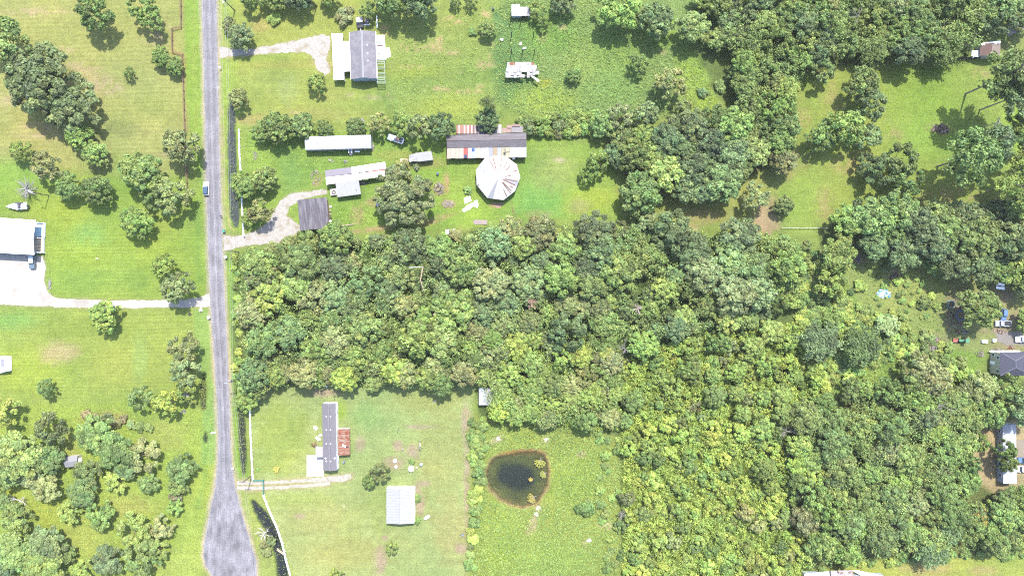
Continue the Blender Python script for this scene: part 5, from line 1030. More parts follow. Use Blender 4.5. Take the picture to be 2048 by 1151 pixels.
add(t, 'hitch', WOOD, lambda m: m.box(*b.L(813,320,.6), .55, 1.6, .16, .12)); add(t, 'wheel', BLACK, lambda m: (m.box(.3, -1.45, .33, .7, .2, .66), m.box(.3, 1.45, .33, .7, .2, .66)))
o = add(None, 'plank_bed', TAN_WOOD, lambda m: [m.box(W(808.5,321)[0], W(808.5,321)[1]+(k-1)*.38, .3, 2.6, .33, .1, -.06) for k in range(3)]); tag(o, 'pinkish plank pallet lying before the derelict camper', 'pallet')
b = Bld('pasture_shed', 'white metal shed at the top of the pasture', 'shed', 1041, 20.5, 2.6, 0); t = b.t
for x0, x1, y0 in ((1023,1031,9),(1031.3,1039.6,9),(1040,1046.5,14),(1046.8,1053,14),(1053.3,1060,14)):
    add(t, 'roof_sheet', PINK_WHITE if x0 > 1050 else WHITE_METAL, lambda m: m.slab([(*b.L(x, y, h), h) for (x, y), h in zip(((x0,y0),(x1,y0),(x1,32),(x0,32)), (3.0,3.0,2.4,2.4))], .05))
add(t, 'wall', DULL_METAL, lambda m: m.prism(b.poly([(1024.5,15.5),(1058.5,15.5),(1058.5,30.5),(1024.5,30.5)], 2.3), 0, [2.72,2.72,2.35,2.35])); add(t, 'opening', DARK, lambda m: m.box(*b.L(1049,31,2.0), 1.0, 2.6, .1, 1.9))
b = Bld('collapsed_shed', 'sagging barn of pale rust-spotted roof sheets in the pasture', 'shed', 1041, 139, 2.3, 0); t = b.t; g = random.Random(9)
for r_i, (y0, y1) in enumerate(((124.5,130.5),(130.5,137),(137,143.5),(143.5,149.5),(149,154.8))):
    for c_i in range(11):
        x0 = 1012.5+c_i*5.35+(r_i < 2)*2-r_i*.3+g.uniform(-.5, .5); x1 = x0+5.3
        if (r_i == 0 and c_i == 10) or (r_i == 4 and c_i in (7, 9, 10)) or (r_i == 3 and c_i in (6, 7)): continue
        hz = 2.3+.25*(2-abs(r_i-2))+g.uniform(-.12, .12); mm = RUST if (r_i == 0 and c_i in (1, 2, 9)) else PINK_WHITE if g.random() < .55 else WHITE_METAL
        add(t, 'roof_sheet', mm, lambda m: m.slab([(*b.L(x, y, hz+dz), hz+dz) for (x, y), dz in zip(((x0,y0+g.uniform(-.6,.6)),(x1,y0),(x1,y1+.6),(x0,y1+g.uniform(-.3,1))), (0,g.uniform(-.06,.06),-.08,g.uniform(-.1,.02)))], .03))
for q in ((1016,128),(1030,126),(1045,126),(1058,127),(1015,151),(1030,153),(1045,153),(1055,153),(1066,140)): add(t, 'post', WOOD, lambda m: m.box(*b.L(*q, 2.1), 1.05, .16, .16, 2.1))
for y_ in (134, 143, 151): add(t, 'beam', WOOD, lambda m: m.box(*b.L(1041, y_, 2.1), 2.12, 9, .14, .14))
for nm, pts, hh, lb in (('roof_sheet',[(1053,146),(1056.5,145),(1078.8,160.5),(1076.5,165)],2.0,'long white roof sheet sliding off the sagging barn'),('roof_sheet',[(1066,143),(1078,143.5),(1078,149),(1066,148)],1.2,'broad white sheet sticking out of the sagging barn'),('loose_sheet',[(1000,76.5),(1007,78),(1006,83),(999.5,81)],.15,'white square sheet west of the pasture sheds'),('loose_sheet',[(1039.5,84.5),(1043.8,84),(1043.5,91.5),(1039,91)],.15,'upright white sheet between the pasture sheds'),('loose_sheet',[(1044.5,96.5),(1052.5,94),(1053,98),(1045.5,100)],.15,'slanting white sheet between the pasture sheds')):
    o = add(None, 'loose_sheet', WHITE_METAL, lambda m: m.slab([(*W(x, y, hh), hh+.1*k) for k, (x, y) in enumerate(pts)], .05)); tag(o, lb, 'metal sheet')
PST = 'dark wooden posts of the pasture line'
for k, (x, y) in enumerate(((1023,106),(1044.6,107),(1068.4,107),(1021.5,43),(1042.6,43),(1067,72),(1023,73))):
    o = add(None, 'fence_post', mat('dark_post', (.05,.04,.035,1)) if k == 0 else bpy.data.materials['dark_post'], lambda m: m.cyl(*W(x, y), -.2, 4.2, .15, 8, .13)); tag(o, 'dark tall post standing in the pasture near the white sheds', 'post', PST)  # one near-black tone over each whole post

# ------------------------------------------------------------------ left metal building with covered porch
b = Bld('metal_building', 'big white metal building with covered wooden porch', 'building', 14, 472, 4.0, -1.0); t = b.t
WR = mat('bright_white_roof', (.80,.80,.80,1), (.77,.77,.77,1), 1, .5, spec=.4)
add(t, 'roof_slope', WR, lambda m: m.slab([(*b.L(-50,432.6,4.0), 4.0), (*b.L(72,440.4,4.0), 4.0), (*b.L(66.5,476.4,5.2), 5.2), (*b.L(-50,471,5.2), 5.2)], .12))
add(t, 'roof_slope', WR, lambda m: m.slab([(*b.L(-50,471.4,5.2), 5.2), (*b.L(66.5,476.8,5.2), 5.2), (*b.L(68.8,509,4.0), 4.0), (*b.L(-50,502.6,4.0), 4.0)], .12))
wl = b.poly([(-48,434),(56,441.2),(54,507),(-48,500.8)], 3.9); add(t, 'wall', GREYW, lambda m: m.prism(wl, 0, 3.9))
for y_ in (450, 492): windows(t, [(*b.L(56.5, y_, 2.0), 2.0, 1.2, 1.2, 'x')])
dkp = add(t, 'porch_floor', mat('shade_blue_porch_floor', (.30,.45,.58,1)), lambda m: m.prism(b.poly([(57,446),(87,446),(86.5,473),(56,473)], .5), .0, .5))  # blue of the shade under the roof, painted into the floor colour
for k in range(11): 
    y_ = 475+k*2.75; add(t, 'plank', TAN_WOOD if k % 2 else mat('grey_tan_board', (.46,.40,.34,1)), lambda m: m.box(*b.L(71, y_, .6), .52, 5.2, .40, .1))
add(t, 'rail', WHITE, lambda m: m.box(*b.L(88, 459, .9), .75, .14, 4.9, .9)); add(t, 'rail', WHITE, lambda m: m.box(*b.L(86, 489, .9), .75, .14, 5.0, .9)); add(t, 'rail', WHITE, lambda m: m.box(*b.L(80, 445.3, .9), .75, 2.6, .12, .9)); add(t, 'rail', WHITE, lambda m: m.box(*b.L(79, 505, .9), .75, 2.6, .12, .9))
for y_ in (446, 476, 505): add(t, 'post', WHITE, lambda m: m.box(*b.L(86.5, y_, 1.0), 1.95, .16, .16, 3.9))
t = thing('boat', 'white motor boat on a trailer north of the metal building', 'boat', W(38, 412, 1), 92)
add(t, 'hull', CARW, lambda m: m.loft([[(-.7,-2.6,.6),(.7,-2.6,.6),(.75,.6,.6),(.1,3.4,.75),(-.1,3.4,.75),(-.75,.6,.6)], [(-1.15,-2.8,1.25),(1.15,-2.8,1.25),(1.15,.8,1.3),(.12,4.0,1.45),(-.12,4.0,1.45),(-1.15,.8,1.3)]]))
add(t, 'cockpit', mat('grey_deck_mat', (.22,.22,.26,1)), lambda m: m.box(0, -.8, 1.28, 1.7, 2.4, .08)); add(t, 'seat', CARW, lambda m: (m.box(0, -1.6, 1.45, 1.5, .5, .35), m.box(0, .1, 1.45, 1.5, .45, .35)))
add(t, 'canopy', mat('black_strip', (.05,.05,.07,1)), lambda m: (m.box(.95, -.6, 1.75, .35, 3.0, .1), m.box(0, -.35, 1.8, 2.0, .8, .08))); add(t, 'outboard_motor', mat('dark_motor', (.05,.05,.06,1)), lambda m: m.box(0, -3.05, 1.2, .5, .5, 1.0))  # near-black strip along one side and band across the boat
add(t, 'trailer_frame', CHROME, lambda m: (m.box(-.6, .2, .45, .1, 6.5, .12), m.box(.6, .2, .45, .1, 6.5, .12), m.tube([(-.6, 3.4, .45), (0, 5.0, .45), (.6, 3.4, .45)], .07)))
for sx in (-1, 1): add(t, 'wheel', BLACK, lambda m: m.loft([[(sx*1.0-sx*.2*k, -1+.32*math.cos(q), .32+.32*math.sin(q)) for q in [6.2832*i/10 for i in range(10)]] for k in (0, 1)]))
t = Bld('camper_trailer', 'white camper cut by the left edge above the south lawn', 'camper trailer', 3, 729, 2.4, 0); b = t; t = b.t
add(t, 'wall', CARW, lambda m: m.prism(b.poly([(-30,713),(14,712.5),(14.5,742),(-30,745)], 2.35), .3, 2.35)); add(t, 'roof_panel', mat('grey_screen_panel', (.12,.12,.17,1), (.2,.2,.26,1), 4), lambda m: m.box(*b.L(5.5,725.5,2.4), 2.39, 1.3, 2.9, .1)); add(t, 'ramp', WHITE, lambda m: m.slab([(*b.L(3,738,2.0), 2.38), (*b.L(14,736,2.0), 2.38), (*b.L(14,742,1.6), 1.9), (*b.L(2,745,1.6), 1.9)], .05)); add(t, 'door_post', BROWNW, lambda m: m.box(*b.L(14.6,727,1.5), 1.4, .12, 4.6, 2.1))

# ------------------------------------------------------------------ shingled mobile home with rusty porch roof
b = Bld('mobile_home', 'long narrow mobile home with grey shingles and white walls', 'mobile home', 659, 873, 3.2, 1.0); t = b.t
gable(b, 27*b.k, 134*b.k, 3.2, 3.75, WHITE, SHINGLE_M, over=.08, gover=.08)
for yy in (107, 134, 162, 197):
    for x_ in (653.3, 661.4): x, y = b.L(x_, 780+yy*.0+ (yy-107)*.99+52, 3.5); add(t, 'roof_vent', WHITE, lambda m: m.cyl(x, y, 3.4, 3.85, .17, 10))
for x_, y_ in ((651.5,915.5),(669.8,915.5)): x, y = b.L(x_, y_, 3.5); add(t, 'roof_vent', WHITE, lambda m: m.box(x, y, 3.55, .45, .35, .3, .6))
add(t, 'ridge_line', mat('pale_ridge', alb(190,186,194)), lambda m: m.box(0, 0, 3.85, .2, 134*b.k, .03))
g = random.Random(4)
for k in range(34): y_ = -10.5+k*.62+g.uniform(-.2, .2); add(t, 'tab', BLACK, lambda m: m.box(.25+g.uniform(-.15, .3), y_, 3.83, .12, .28, .05, -.5))
for yy in (-9, -6, -1, 8): windows(t, [(2.26, yy, 1.7, 1.1, 1.0, 'x')])
pr = add(t, 'porch_roof', RUST, lambda m: m.slab([(*b.L(675.2,856.5,2.6), 2.6), (*b.L(699,856.5,2.3), 2.3), (*b.L(699.8,908.8,2.3), 2.3), (*b.L(676.7,910,2.6), 2.6)], .07))
add(pr, 'edge_trim', WHITE, lambda m: m.box(*b.L(687,855.6,2.5), 2.5, 4.0, .2, .14)); add(pr, 'patch', WHITE, lambda m: (m.box(*b.L(688,890.5,2.6), 2.6, 1.2, .45, .06, -.5),)); add(pr, 'hole', DARK, lambda m: m.box(*b.L(694.5,893,2.5), 2.51, 1.1, .28, .05))
for k in range(9): y_ = 858+k*5.8; add(pr, 'seam', RUST_DARK if k % 2 else PINK_WHITE, lambda m: m.slab([(*b.L(676,y_,2.65), 2.68), (*b.L(699,y_-.2,2.35), 2.38), (*b.L(699,y_+.25,2.35), 2.38), (*b.L(676,y_+.45,2.65), 2.68)], .02))
for y_ in (858, 882, 907): add(pr, 'post', WOOD, lambda m: m.box(*b.L(698, y_, 2.2), 1.12, .12, .12, 2.24))
en = add(t, 'entry_roof', mat('cream_metal', (.25,.225,.215,1), (.22,.20,.19,1), 2), lambda m: m.prism(b.poly([(631,892.5),(645.6,892.5),(646,913.5),(631.5,913.5)], 2.5), 2.42, 2.5))
for q in ((632,893.5),(632,912.5)): add(en, 'post', WHITE, lambda m: m.box(*b.L(*q, 2.3), 1.2, .1, .1, 2.4))
for q in ((632.8,856),(630,854),(634,875),(641,870),(638,878)):
    o = add(None, 'box', WHITE, lambda m: (m.box(*W(*q,.3), .25, .9, .6, .5, q[0]), m.box(*W(*q,.3), .52, .95, .65, .06, q[0]))); tag(o, 'white box among clutter west of the shingled mobile home', 'box', 'white clutter west of the shingled mobile home')
o = shrub(629, 888, 6, 'B', 'dark bush by the entry roof of the shingled mobile home')
def barrel(x, y, r, h, m_, label, cat='bin', name='bin'):
    o = add(None, name, m_, lambda m: (m.cyl(*W(x, y, h), 0, h, r*.9, 14, r), m.cyl(*W(x, y, h), h, h+.06, r*1.04, 14, r*.8))); return tag(o, label, cat)
barrel(687, 924, .34, 1.0, mat('blue_bin', (.12,.16,.24,1)), 'dark blue bin beside the rusty porch roof')
def post(x, y, h, label, m=None, r=.11): o = add(None, 'post', m or BLACK, lambda q: q.cyl(*W(x, y), -.2, h, r, 8, r*.85)); return tag(o, label, 'post')
post(671, 791, 2.6, 'dark post north of the shingled mobile home'); post(797, 857, 2.8, 'grey post casting a dark shadow on the south lawn', WOOD)
post(633, 15, 5.0, 'tall dark wooden post behind the grey house', BLACK, .15)
t = thing('swing_frame', 'pale metal swing frame on the south lawn', 'swing', W(840, 889, .8), 8)
add(t, 'frame', CHROME, lambda m: (m.tube([(-.8, -1.3, 0), (0, -1.2, 2.0), (.8, -1.3, 0)], .06), m.tube([(-.8, 1.3, 0), (0, 1.2, 2.0), (.8, 1.3, 0)], .06), m.tube([(0, -1.3, 2.0), (0, 1.3, 2.0)], .07))); add(t, 'seat', TAN_WOOD, lambda m: m.box(0, 0, .5, .4, 1.2, .06)); add(t, 'chain', BLACK, lambda m: (m.tube([(0, -.5, .5), (0, -.5, 2)], .02, 4), m.tube([(0, .5, .5), (0, .5, 2)], .02, 4)))

# ------------------------------------------------------------------ white metal building and yard pieces
b = Bld('metal_garage', 'white gabled metal garage on the south lawn', 'garage', 800.5, 1010.7, 3.0, 0); t = b.t
ROOFW = mat('white_ribbed_roof', (.235,.235,.248,1), (.205,.205,.217,1), 2.2, .55, stretch=(.25,2.5,1), spec=.35)
gable(b, 55*b.k, 70*b.k, 3.0, 3.7, mat('white_siding', (.78,.78,.78,1)), ROOFW, over=.03, gover=.03, cap=ROOFW)
for k in range(13):
    for sg in (-1, 1): y_ = -5.6+k*.93; add(t, 'roof_rib', ROOFW, lambda m: m.slab([(sg*27.4*b.k, y_, 3.10), (sg*27.4*b.k, y_+.07, 3.10), (sg*.3, y_+.07, 3.78), (sg*.3, y_, 3.78)], .035))
add(t, 'door', mat('brown_door', (.22,.15,.13,1)), lambda m: m.box(0, -35*b.k+.0, 1.3, 5, .08, 2.5)); add(t, 'eave_trim', mat('pinkish_trim', (.5,.4,.38,1)), lambda m: m.box(0, -35*b.k-.05, 2.86, 55*b.k, .1, .2))
barrel(822, 937, .95, 1.3, WHITE, 'round white water tank on the south lawn', 'tank', 'water_tank')
barrel(790, 921, .62, .7, WHITE, 'white drum on the bare patch, upper of two', 'drum', 'drum'); barrel(791.5, 933, .5, .5, mat('grey_drum', (.5,.5,.52,1)), 'grey-white drum on the bare patch, lower of two', 'drum', 'drum'); barrel(842, 928.5, .55, .9, CHROME, 'grey metal drum right of the round tank', 'drum', 'drum')
barrel(833, 935, .35, .5, TAN_WOOD, 'small tan pot between tank and metal drum', 'pot', 'pot'); barrel(805.5, 898, .35, .7, WOOD, 'dark pot on the grey bare patch', 'pot', 'pot')
o = add(None, 'propane_tank', WHITE, lambda m: m.tube([(*W(848.5,1036.8,.6), .6), (*W(849.5,1036.2,.6), .6), (*W(858.5,1031,.6), .6), (*W(859.5,1030.4,.6), .6)], [.25,.5,.5,.25], 10)); tag(o, 'white cylindrical tank lying right of the metal garage', 'tank')
t = thing('lawn_chair', 'dark grey lawn chair near the eastern fence row', 'chair', W(925, 1069, .5), 20); GC = mat('slate_plastic', (.16,.16,.20,1))
add(t, 'seat', GC, lambda m: m.box(0, 0, .42, .8, .75, .08)); add(t, 'backrest', GC, lambda m: m.box(0, .45, .8, .8, .08, .75, 0, -.25))
for sx in (-.35, .35):
    add(t, 'armrest', GC, lambda m: m.box(sx*1.15, 0, .65, .1, .7, .06))
    for sy in (-.3, .3): add(t, 'leg', GC, lambda m: m.box(sx, sy, .2, .07, .07, .4))
barrel(688, 1013, .3, .3, mat('brown_stump', (.3,.24,.18,1)), 'small brown stump on the south lawn', 'stump', 'stump')
# shed at the forest edge
b = Bld('forest_shed', 'small blue-white metal shed at the southern wood edge', 'shed', 973, 791, 2.5, -1); t = b.t
for k in range(4): x0 = 957.8+k*8; add(t, 'roof_sheet', mat('pale_blue_metal', (.28,.29,.31,1), (.24,.25,.27,1), 1.5, .5) if k < 2 else PINK_WHITE, lambda m: m.slab([(*b.L(x, y, h), h) for (x, y), h in zip(((x0,774.2),(x0+7.8,774.2),(x0+7.4,809.2),(x0-.2,809.5)), (2.6,2.6,2.4,2.4))], .05))
add(t, 'wall', GREYW, lambda m: m.prism(b.poly([(959,776),(988,776),(986,808),(959,808)], 2.3), 0, 2.36))
barrel(973, 770, .5, 1.0, mat('dark_barrel', (.06,.07,.12,1)), 'dark barrel behind the blue-white shed', 'barrel', 'barrel'); barrel(981, 768, .45, .9, DULL_METAL, 'pale barrel behind the blue-white shed', 'barrel', 'barrel')
o = add(None, 'post', WHITE, lambda m: m.box(*W(653,772,.6), .6, .35, .35, 1.2)); tag(o, 'small white post at the wood edge above the mobile home', 'post')

# ------------------------------------------------------------------ hip-roofed house and yard clutter on the right
b = Bld('house', 'two-storey yellow house with dark hipped roof on the right edge', 'house', 2031, 727.5, 5.0, 0); t = b.t
E = [(*b.L(x, y, 5.0), 5.0) for x, y in ((2000,703.8),(2063,702.5),(2063,750),(2000,750.8))]; r0 = (*b.L(2031,721,6.8), 6.8); r1 = (*b.L(2031.5,734.5,6.8), 6.8)
for f in ((E[0], E[1], r0), (E[1], E[2], r1, r0), (E[2], E[3], r1), (E[3], E[0], r0, r1)): add(t, 'roof_slope', SHINGLE_H, lambda m: m.slab(list(f), .1))
HIP = mat('pale_hip_cap', alb(176,178,192))
for a, c in ((E[0], r0), (E[1], r0), (E[2], r1), (E[3], r1), (r0, r1)): add(t, 'hip_cap', HIP, lambda m: m.tube([Vector(a)+Vector((0, 0, .09)), Vector(c)+Vector((0, 0, .09))], .11, 6))
q0 = b.poly([(2001,705.5),(2062,704.5),(2062,748.5),(2001,749)], 4.9); add(t, 'wall', YELW, lambda m: m.prism(q0, 0, 4.95))
xw = q0[0][0]-.01; ys = [b.L(1990, y, 3)[1] for y in (708, 714, 741, 726)]
windows(t, [(xw, ys[1], 3.7, .9, 1.1, 'x'), (xw, ys[0]-.3, 1.5, .9, 1.1, 'x'), (xw, ys[2], 3.6, .9, 1.2, 'x')]); add(t, 'door', WHITE, lambda m: m.box(xw, ys[3], 1.05, .1, .95, 2.1))
add(t, 'porch_roof', WHITE, lambda m: m.prism(b.poly([(1979.5,700.5),(2040,700.5),(2040,703),(1979.5,703)], 1.2), 1.1, 1.2))
g = random.Random(12); JM = [simple('junk_white', 226,222,218), simple('junk_tan', 206,184,160), simple('junk_grey', 150,146,150), simple('junk_red', 196,96,70), simple('junk_dark', 60,60,66)]
def pile(x, y, rx, ry, n, label, mats, hmax=.8, cat='junk heap', name='junk_heap', smin=.2, smax=.9, seed=1, thin=.12, group=None):
    g = random.Random(seed*13+n); o = MB(); cx, cy = W(x, y)
    for k in range(n):
        a = g.uniform(0, 6.28); q = math.sqrt(g.random()); o.mi = g.randrange(len(mats))
        o.box(cx+math.cos(a)*q*rx*S, cy+math.sin(a)*q*ry*S, .08+hmax*(1-q)*g.random(), g.uniform(smin, smax), g.uniform(smin, smax)*.45, g.uniform(.04, thin*2), g.uniform(0, 3.14), g.uniform(-.35, .35))
    o = o.build(name, mats); return tag(o, label, cat, group)
pile(1992, 699, 12, 2.5, 18, 'white clutter row along the north wall of the yellow house', JM[:3]+JM[4:], .6, seed=2); pile(2022, 694, 7, 4, 14, 'red and orange toys heaped by the yellow house', [JM[3], simple('junk_orange', 226,140,90), JM[0]], .6, seed=3); pile(1958, 707, 10, 8, 30, 'white junk heap west of the yellow house', [JM[0], JM[1]], .5, seed=4)
pile(1869, 689, 14, 14, 120, 'round heap of pale broken boards in the scrub yard', [simple('debris_pink', 206,186,184), simple('debris_white', 230,224,224), simple('debris_red', 168,104,100), simple('debris_grey', 170,160,164)], 1.0, 'debris heap', 'debris_heap', .3, 1.3, 5)
pile(1790, 556, 11, 10, 60, 'burnt reddish-brown heap by the blue tarp', [simple('burnt_red', 140,96,92), simple('burnt_dark', 56,52,58), simple('ash', 190,178,178)], .6, 'burn heap', 'burn_heap', .2, .8, 6)
pile(1903, 723, 5, 5, 16, 'pale rubbish heap among weeds, smaller western one', [JM[0], JM[1]], .4, seed=7); pile(1919, 719, 5, 5, 16, 'pale rubbish heap among weeds, eastern one', [JM[1], JM[2]], .4, seed=8)
pile(1912, 640, 22, 30, 60, 'scattered rubbish in the shade round the ring pool', JM, .15, seed=9, cat='rubbish', name='scattered_rubbish'); pile(1930, 662, 8, 5, 16, 'blue and white clutter beneath the big shade tree', [simple('junk_blue', 120,150,196), JM[0], JM[4]], .5, seed=10)
pile(2000, 663, 14, 5, 30, 'tan rubbish along the lane below the silver pickup', [JM[0], JM[1], JM[3]], .3, seed=11); pile(1714, 517, 6, 8, 20, 'blue and grey clutter half hidden in the grove', [simple('junk_blue2', 130,150,200), simple('junk_greyp', 170,160,160)], .8, seed=12)
pile(1880, 258, 15, 8, 90, 'brown brush pile on the bright east lawn', [simple('brush_brown', 150,118,100), simple('brush_dark', 96,76,70), simple('brush_pale', 196,176,156)], .9, 'brush pile', 'brush_pile', .15, 1.8, 13, .06)
pile(878, 378, 11, 11, 90, 'grey burnt brush ring in the barn yard', [simple('brush_grey', 190,170,164), simple('brush_grey_dark', 100,84,84), simple('brush_straw', 214,200,160)], .7, 'brush pile', 'brush_pile', .12, 1.2, 14, .06)
pile(896, 407, 13, 6, 60, 'pale straw-coloured brush pile in the barn yard', [simple('straw', 216,204,160), simple('straw_grey', 190,176,150), simple('straw_pink', 206,184,170)], .5, 'brush pile', 'brush_pile', .12, 1.4, 15, .05)
pile(786, 386, 11, 8, 50, 'brown plank heap caught under the old yard trees', [simple('plank_brown', 150,124,116), simple('plank_dark', 70,60,62), simple('plank_white', 210,200,200)], 2.2, 'plank heap', 'plank_heap', .3, 1.5, 16)
pile(1894, 8, 6, 9, 40, 'reddish brush pile in the top clearing', [simple('brush_red', 170,136,120), simple('brush_ash', 200,180,170)], .6, 'brush pile', 'brush_pile', .2, 1.0, 17)
pile(1923, 18, 7, 5, 14, 'white rubbish beside the top dirt lane', [JM[0], JM[1]], .3, seed=18); pile(1075, 142, 3, 2, 8, 'pale scrap by the sagging barn', [JM[0], JM[2]], .3, seed=19)
pile(868, 800, 3, 3, 3, 'tiny litter on the mown south lawn', [JM[0]], .1, seed=20); pile(630, 355, 10, 16, 26, 'pinkish rubble west of the long tilted shed', [simple('rubble_pink', 206,186,176), simple('rubble_tan', 200,190,150)], .3, 'rubble', 'rubble_heap', .2, .9, 21); pile(662, 321, 7, 3, 8, 'white litter between the two long roofs', [JM[0]], .15, seed=22); pile(691, 324, 4, 4, 8, 'grey-blue scrap between the two long roofs', [JM[2], JM[0]], .4, seed=23)
pile(727, 365, 14, 4, 22, 'white tools and cans in the shade of the tilted shed', [JM[0], JM[2], JM[4]], .5, seed=24); pile(745, 297, 4, 6, 14, 'pinkish clutter at the end of the white mobile home', [JM[1], JM[0]], .5, seed=25); pile(725, 240, 3, 3, 8, 'white stones north of the tree row', [JM[0]], .3, seed=26); pile(510, 310, 3, 10, 18, 'tan washed-out rubble inside the roadside fence', [JM[1], JM[0]], .2, seed=27)
pile(367, 823, 6, 4, 16, 'grey concrete rubble by the lawn corner trees', [JM[2], JM[0]], .3, 'rubble', 'rubble_heap', seed=28); pile(100, 568, 3, 11, 26, 'white stone strip beside the gravel yard', [JM[0]], .15, 'stones', 'stone_strip', .2, .7, 29); pile(2014, 563, 10, 3, 14, 'yellow and blue playthings by the white boards', [simple('toy_yellow', 226,190,70), simple('toy_blue', 110,140,200)], .4, seed=30)
pile(1300, 262, 0.1, .1, 1, 'small pale stone in the hedge band', [JM[2]], .1, seed=31)
# blue tarpaulin heap
def cloth(name, label, x, y, rx, ry, m_, h, seed, cat='tarpaulin'):
    n = 22; g = np.random.default_rng(seed); cx, cy = W(x, y); vs, fs = [(cx, cy, h)], []
    for j in range(1, 7):
        for i in range(n):
            a = 6.2832*i/n; q = j/6; wob = 1+.14*math.sin(3*a+seed)+.10*math.sin(7*a+2*seed); z = max(.03, h*(1-q**2)*(.6+.8*g.random()))
            vs.append((cx+math.cos(a)*rx*S*q*wob, cy+math.sin(a)*ry*S*q*wob, z if j < 6 else .02))
    for i in range(n): fs.append((0, 1+i, 1+(i+1) % n))
    for j in range(5):
        for i in range(n): p0 = 1+j*n+i; p1 = 1+j*n+(i+1) % n; fs.append((p0, p0+n, p1+n, p1))
    me = bpy.data.meshes.new(name); me.from_pydata(vs, [], fs); me.materials.append(m_); o = bpy.data.objects.new(name, me); C.objects.link(o); return tag(o, label, cat)
cloth('tarpaulin', 'crumpled blue and white tarpaulin heap in the scrub yard', 1767, 587, 14, 10, mat('blue_tarp', (.07,.18,.52,1), (.10,.26,.60,1), 1.5, .5, col3=(.52,.60,.66,1), scale3=.9, thr=(.48,.56)), 1.0, 3)
t = thing('tractor', 'green tractor at the edge of the scrub yard', 'tractor', W(1925, 680.5, .8), 90)
add(t, 'hood', TGREEN, lambda m: m.loft([rrect(.8, 1.9, .7, y0=.5), rrect(.9, 1.9, 1.2, y0=.5), rrect(.7, 1.8, 1.35, y0=.5)])); add(t, 'canopy', TGREEN, lambda m: m.loft([rrect(1.4, 1.3, 2.2, y0=-.75), rrect(1.3, 1.2, 2.3, y0=-.75)])); add(t, 'seat', BLACK, lambda m: m.box(0, -.9, 1.1, .5, .5, .3))
for sx in (-.6, .6):
    for y_, r_ in ((-.8, .6), (1.1, .38)): add(t, 'wheel', BLACK, lambda m: m.loft([[(sx+.18*k, y_+r_*math.cos(q), r_+r_*math.sin(q)) for q in [6.2832*i/12 for i in range(12)]] for k in (-1, 1)]))
    for y_ in (-1.3, -.25): add(t, 'canopy_post', BLACK, lambda m: m.box(sx*.9, y_, 1.7, .06, .06, 1.1))
t = thing('mower_implement', 'rusty red implement left of the green tractor', 'implement', W(1911, 680, .5), 0)
add(t, 'deck', REDP, lambda m: m.prism([(-.9,-.6),(.9,-.6),(.7,.7),(-.7,.7)], .3, .6)); add(t, 'arm', RUST_DARK, lambda m: (m.tube([(-.4,.2,.6),(.2,.9,1.0)], .08), m.tube([(.4,.2,.6),(.2,.9,1.0)], .08))); add(t, 'roller', BLACK, lambda m: m.tube([(-.9,-.7,.25),(.9,-.7,.25)], .2, 10))
for x, y, lb in ((1969.5,682,'white chest freezer lying on the scrub yard grass'),(1988.5,680,'white box with dark side nearest the lane')):
    o = add(None, 'appliance', [WHITE, BLACK], lambda m: (m.box(*W(x, y, .6), .4, 1.7 if x < 1980 else .9, 1.0, .8), m.box(*W(x, y, .6), .84, 1.75 if x < 1980 else .95, 1.05, .08))); tag(o, lb, 'appliance')
for x, y, r_, lb in ((1922,630,1.6,'blue ring of a paddling pool under the shade tree'),(1902,608,1.2,'pale teal hoop in the tree shade')):
    o = add(None, 'pool_ring', mat('ring_blue', (.05,.11,.22,1)) if r_ > 1.5 else mat('ring_teal', (.10,.17,.18,1)), lambda m: ring(m, *W(x, y, .3), .3, r_, .2, 20)); tag(o, lb, 'paddling pool')
for k, y in enumerate((568, 575.5)):
    o = add(None, 'board', WHITE, lambda m: (m.box(*W(2001, y, .4), .35, 2.9, .9, .12, -.12), m.box(W(2001, y, .4)[0]-1, W(2001, y, .4)[1], .15, .1, .7, .3), m.box(W(2001, y, .4)[0]+1, W(2001, y, .4)[1], .15, .1, .7, .3))); tag(o, ('upper' if k == 0 else 'lower')+' of two white boards on the tan yard', 'board')
b = Bld('small_shed', 'red-roofed hut half hidden by the grove', 'hut', 1883, 525, 1.9, 10); t = b.t
gable(b, 1.9, 2.2, 1.7, 2.0, mat('grey_hut_wall', (.35,.34,.38,1)), REDP, over=.1, gover=.1)
# long white trailer on the right
b = Bld('long_trailer', 'long white trailer house half covered by trees, right edge', 'mobile home', 2019, 907, 2.9, .7); t = b.t
gable(b, 27*b.k, 118*b.k, 2.9, 3.2, GREYW, mat('pale_blue_white_roof', (.28,.29,.31,1), (.24,.25,.27,1), 1.2, .5, stretch=(1,.3,1)), over=.05, gover=.05, thick=.06)
for yy in (-7.5, -3.5, 3.5, 7.5): windows(t, [(-13.5*b.k-.0, yy, 1.6, 1.2, .9, 'x')])
# white roofs cut by the bottom edge
b = Bld('metal_building', 'white and grey metal building cut by the bottom edge', 'building', 1670, 1158, 3.4, -3); t = b.t
def bb_(nm, m_, pts, hs): add(t, nm, m_, lambda m: m.slab([(*b.L(x, y, h), h) for (x, y), h in zip(pts, hs)], .1))
bb_('roof_sheet', WHITE_METAL, [(1608,1146),(1634,1143.2),(1638,1185),(1612,1186)], (3.2,3.2,3.9,3.9)); bb_('roof_sheet', WHITE_METAL, [(1634.3,1143.2),(1659,1140.6),(1664,1184),(1638.3,1185)], (3.2,3.2,3.9,3.9)); bb_('roof_sheet', PINK_WHITE, [(1661,1140.4),(1704,1138.6),(1714,1184),(1666,1184)], (3.3,3.3,4.0,4.0)); bb_('roof_sheet', WHITE, [(1705,1139),(1716,1139.5),(1775,1153),(1780,1186),(1716,1184)][:4], (3.0,3.0,3.0,3.0))
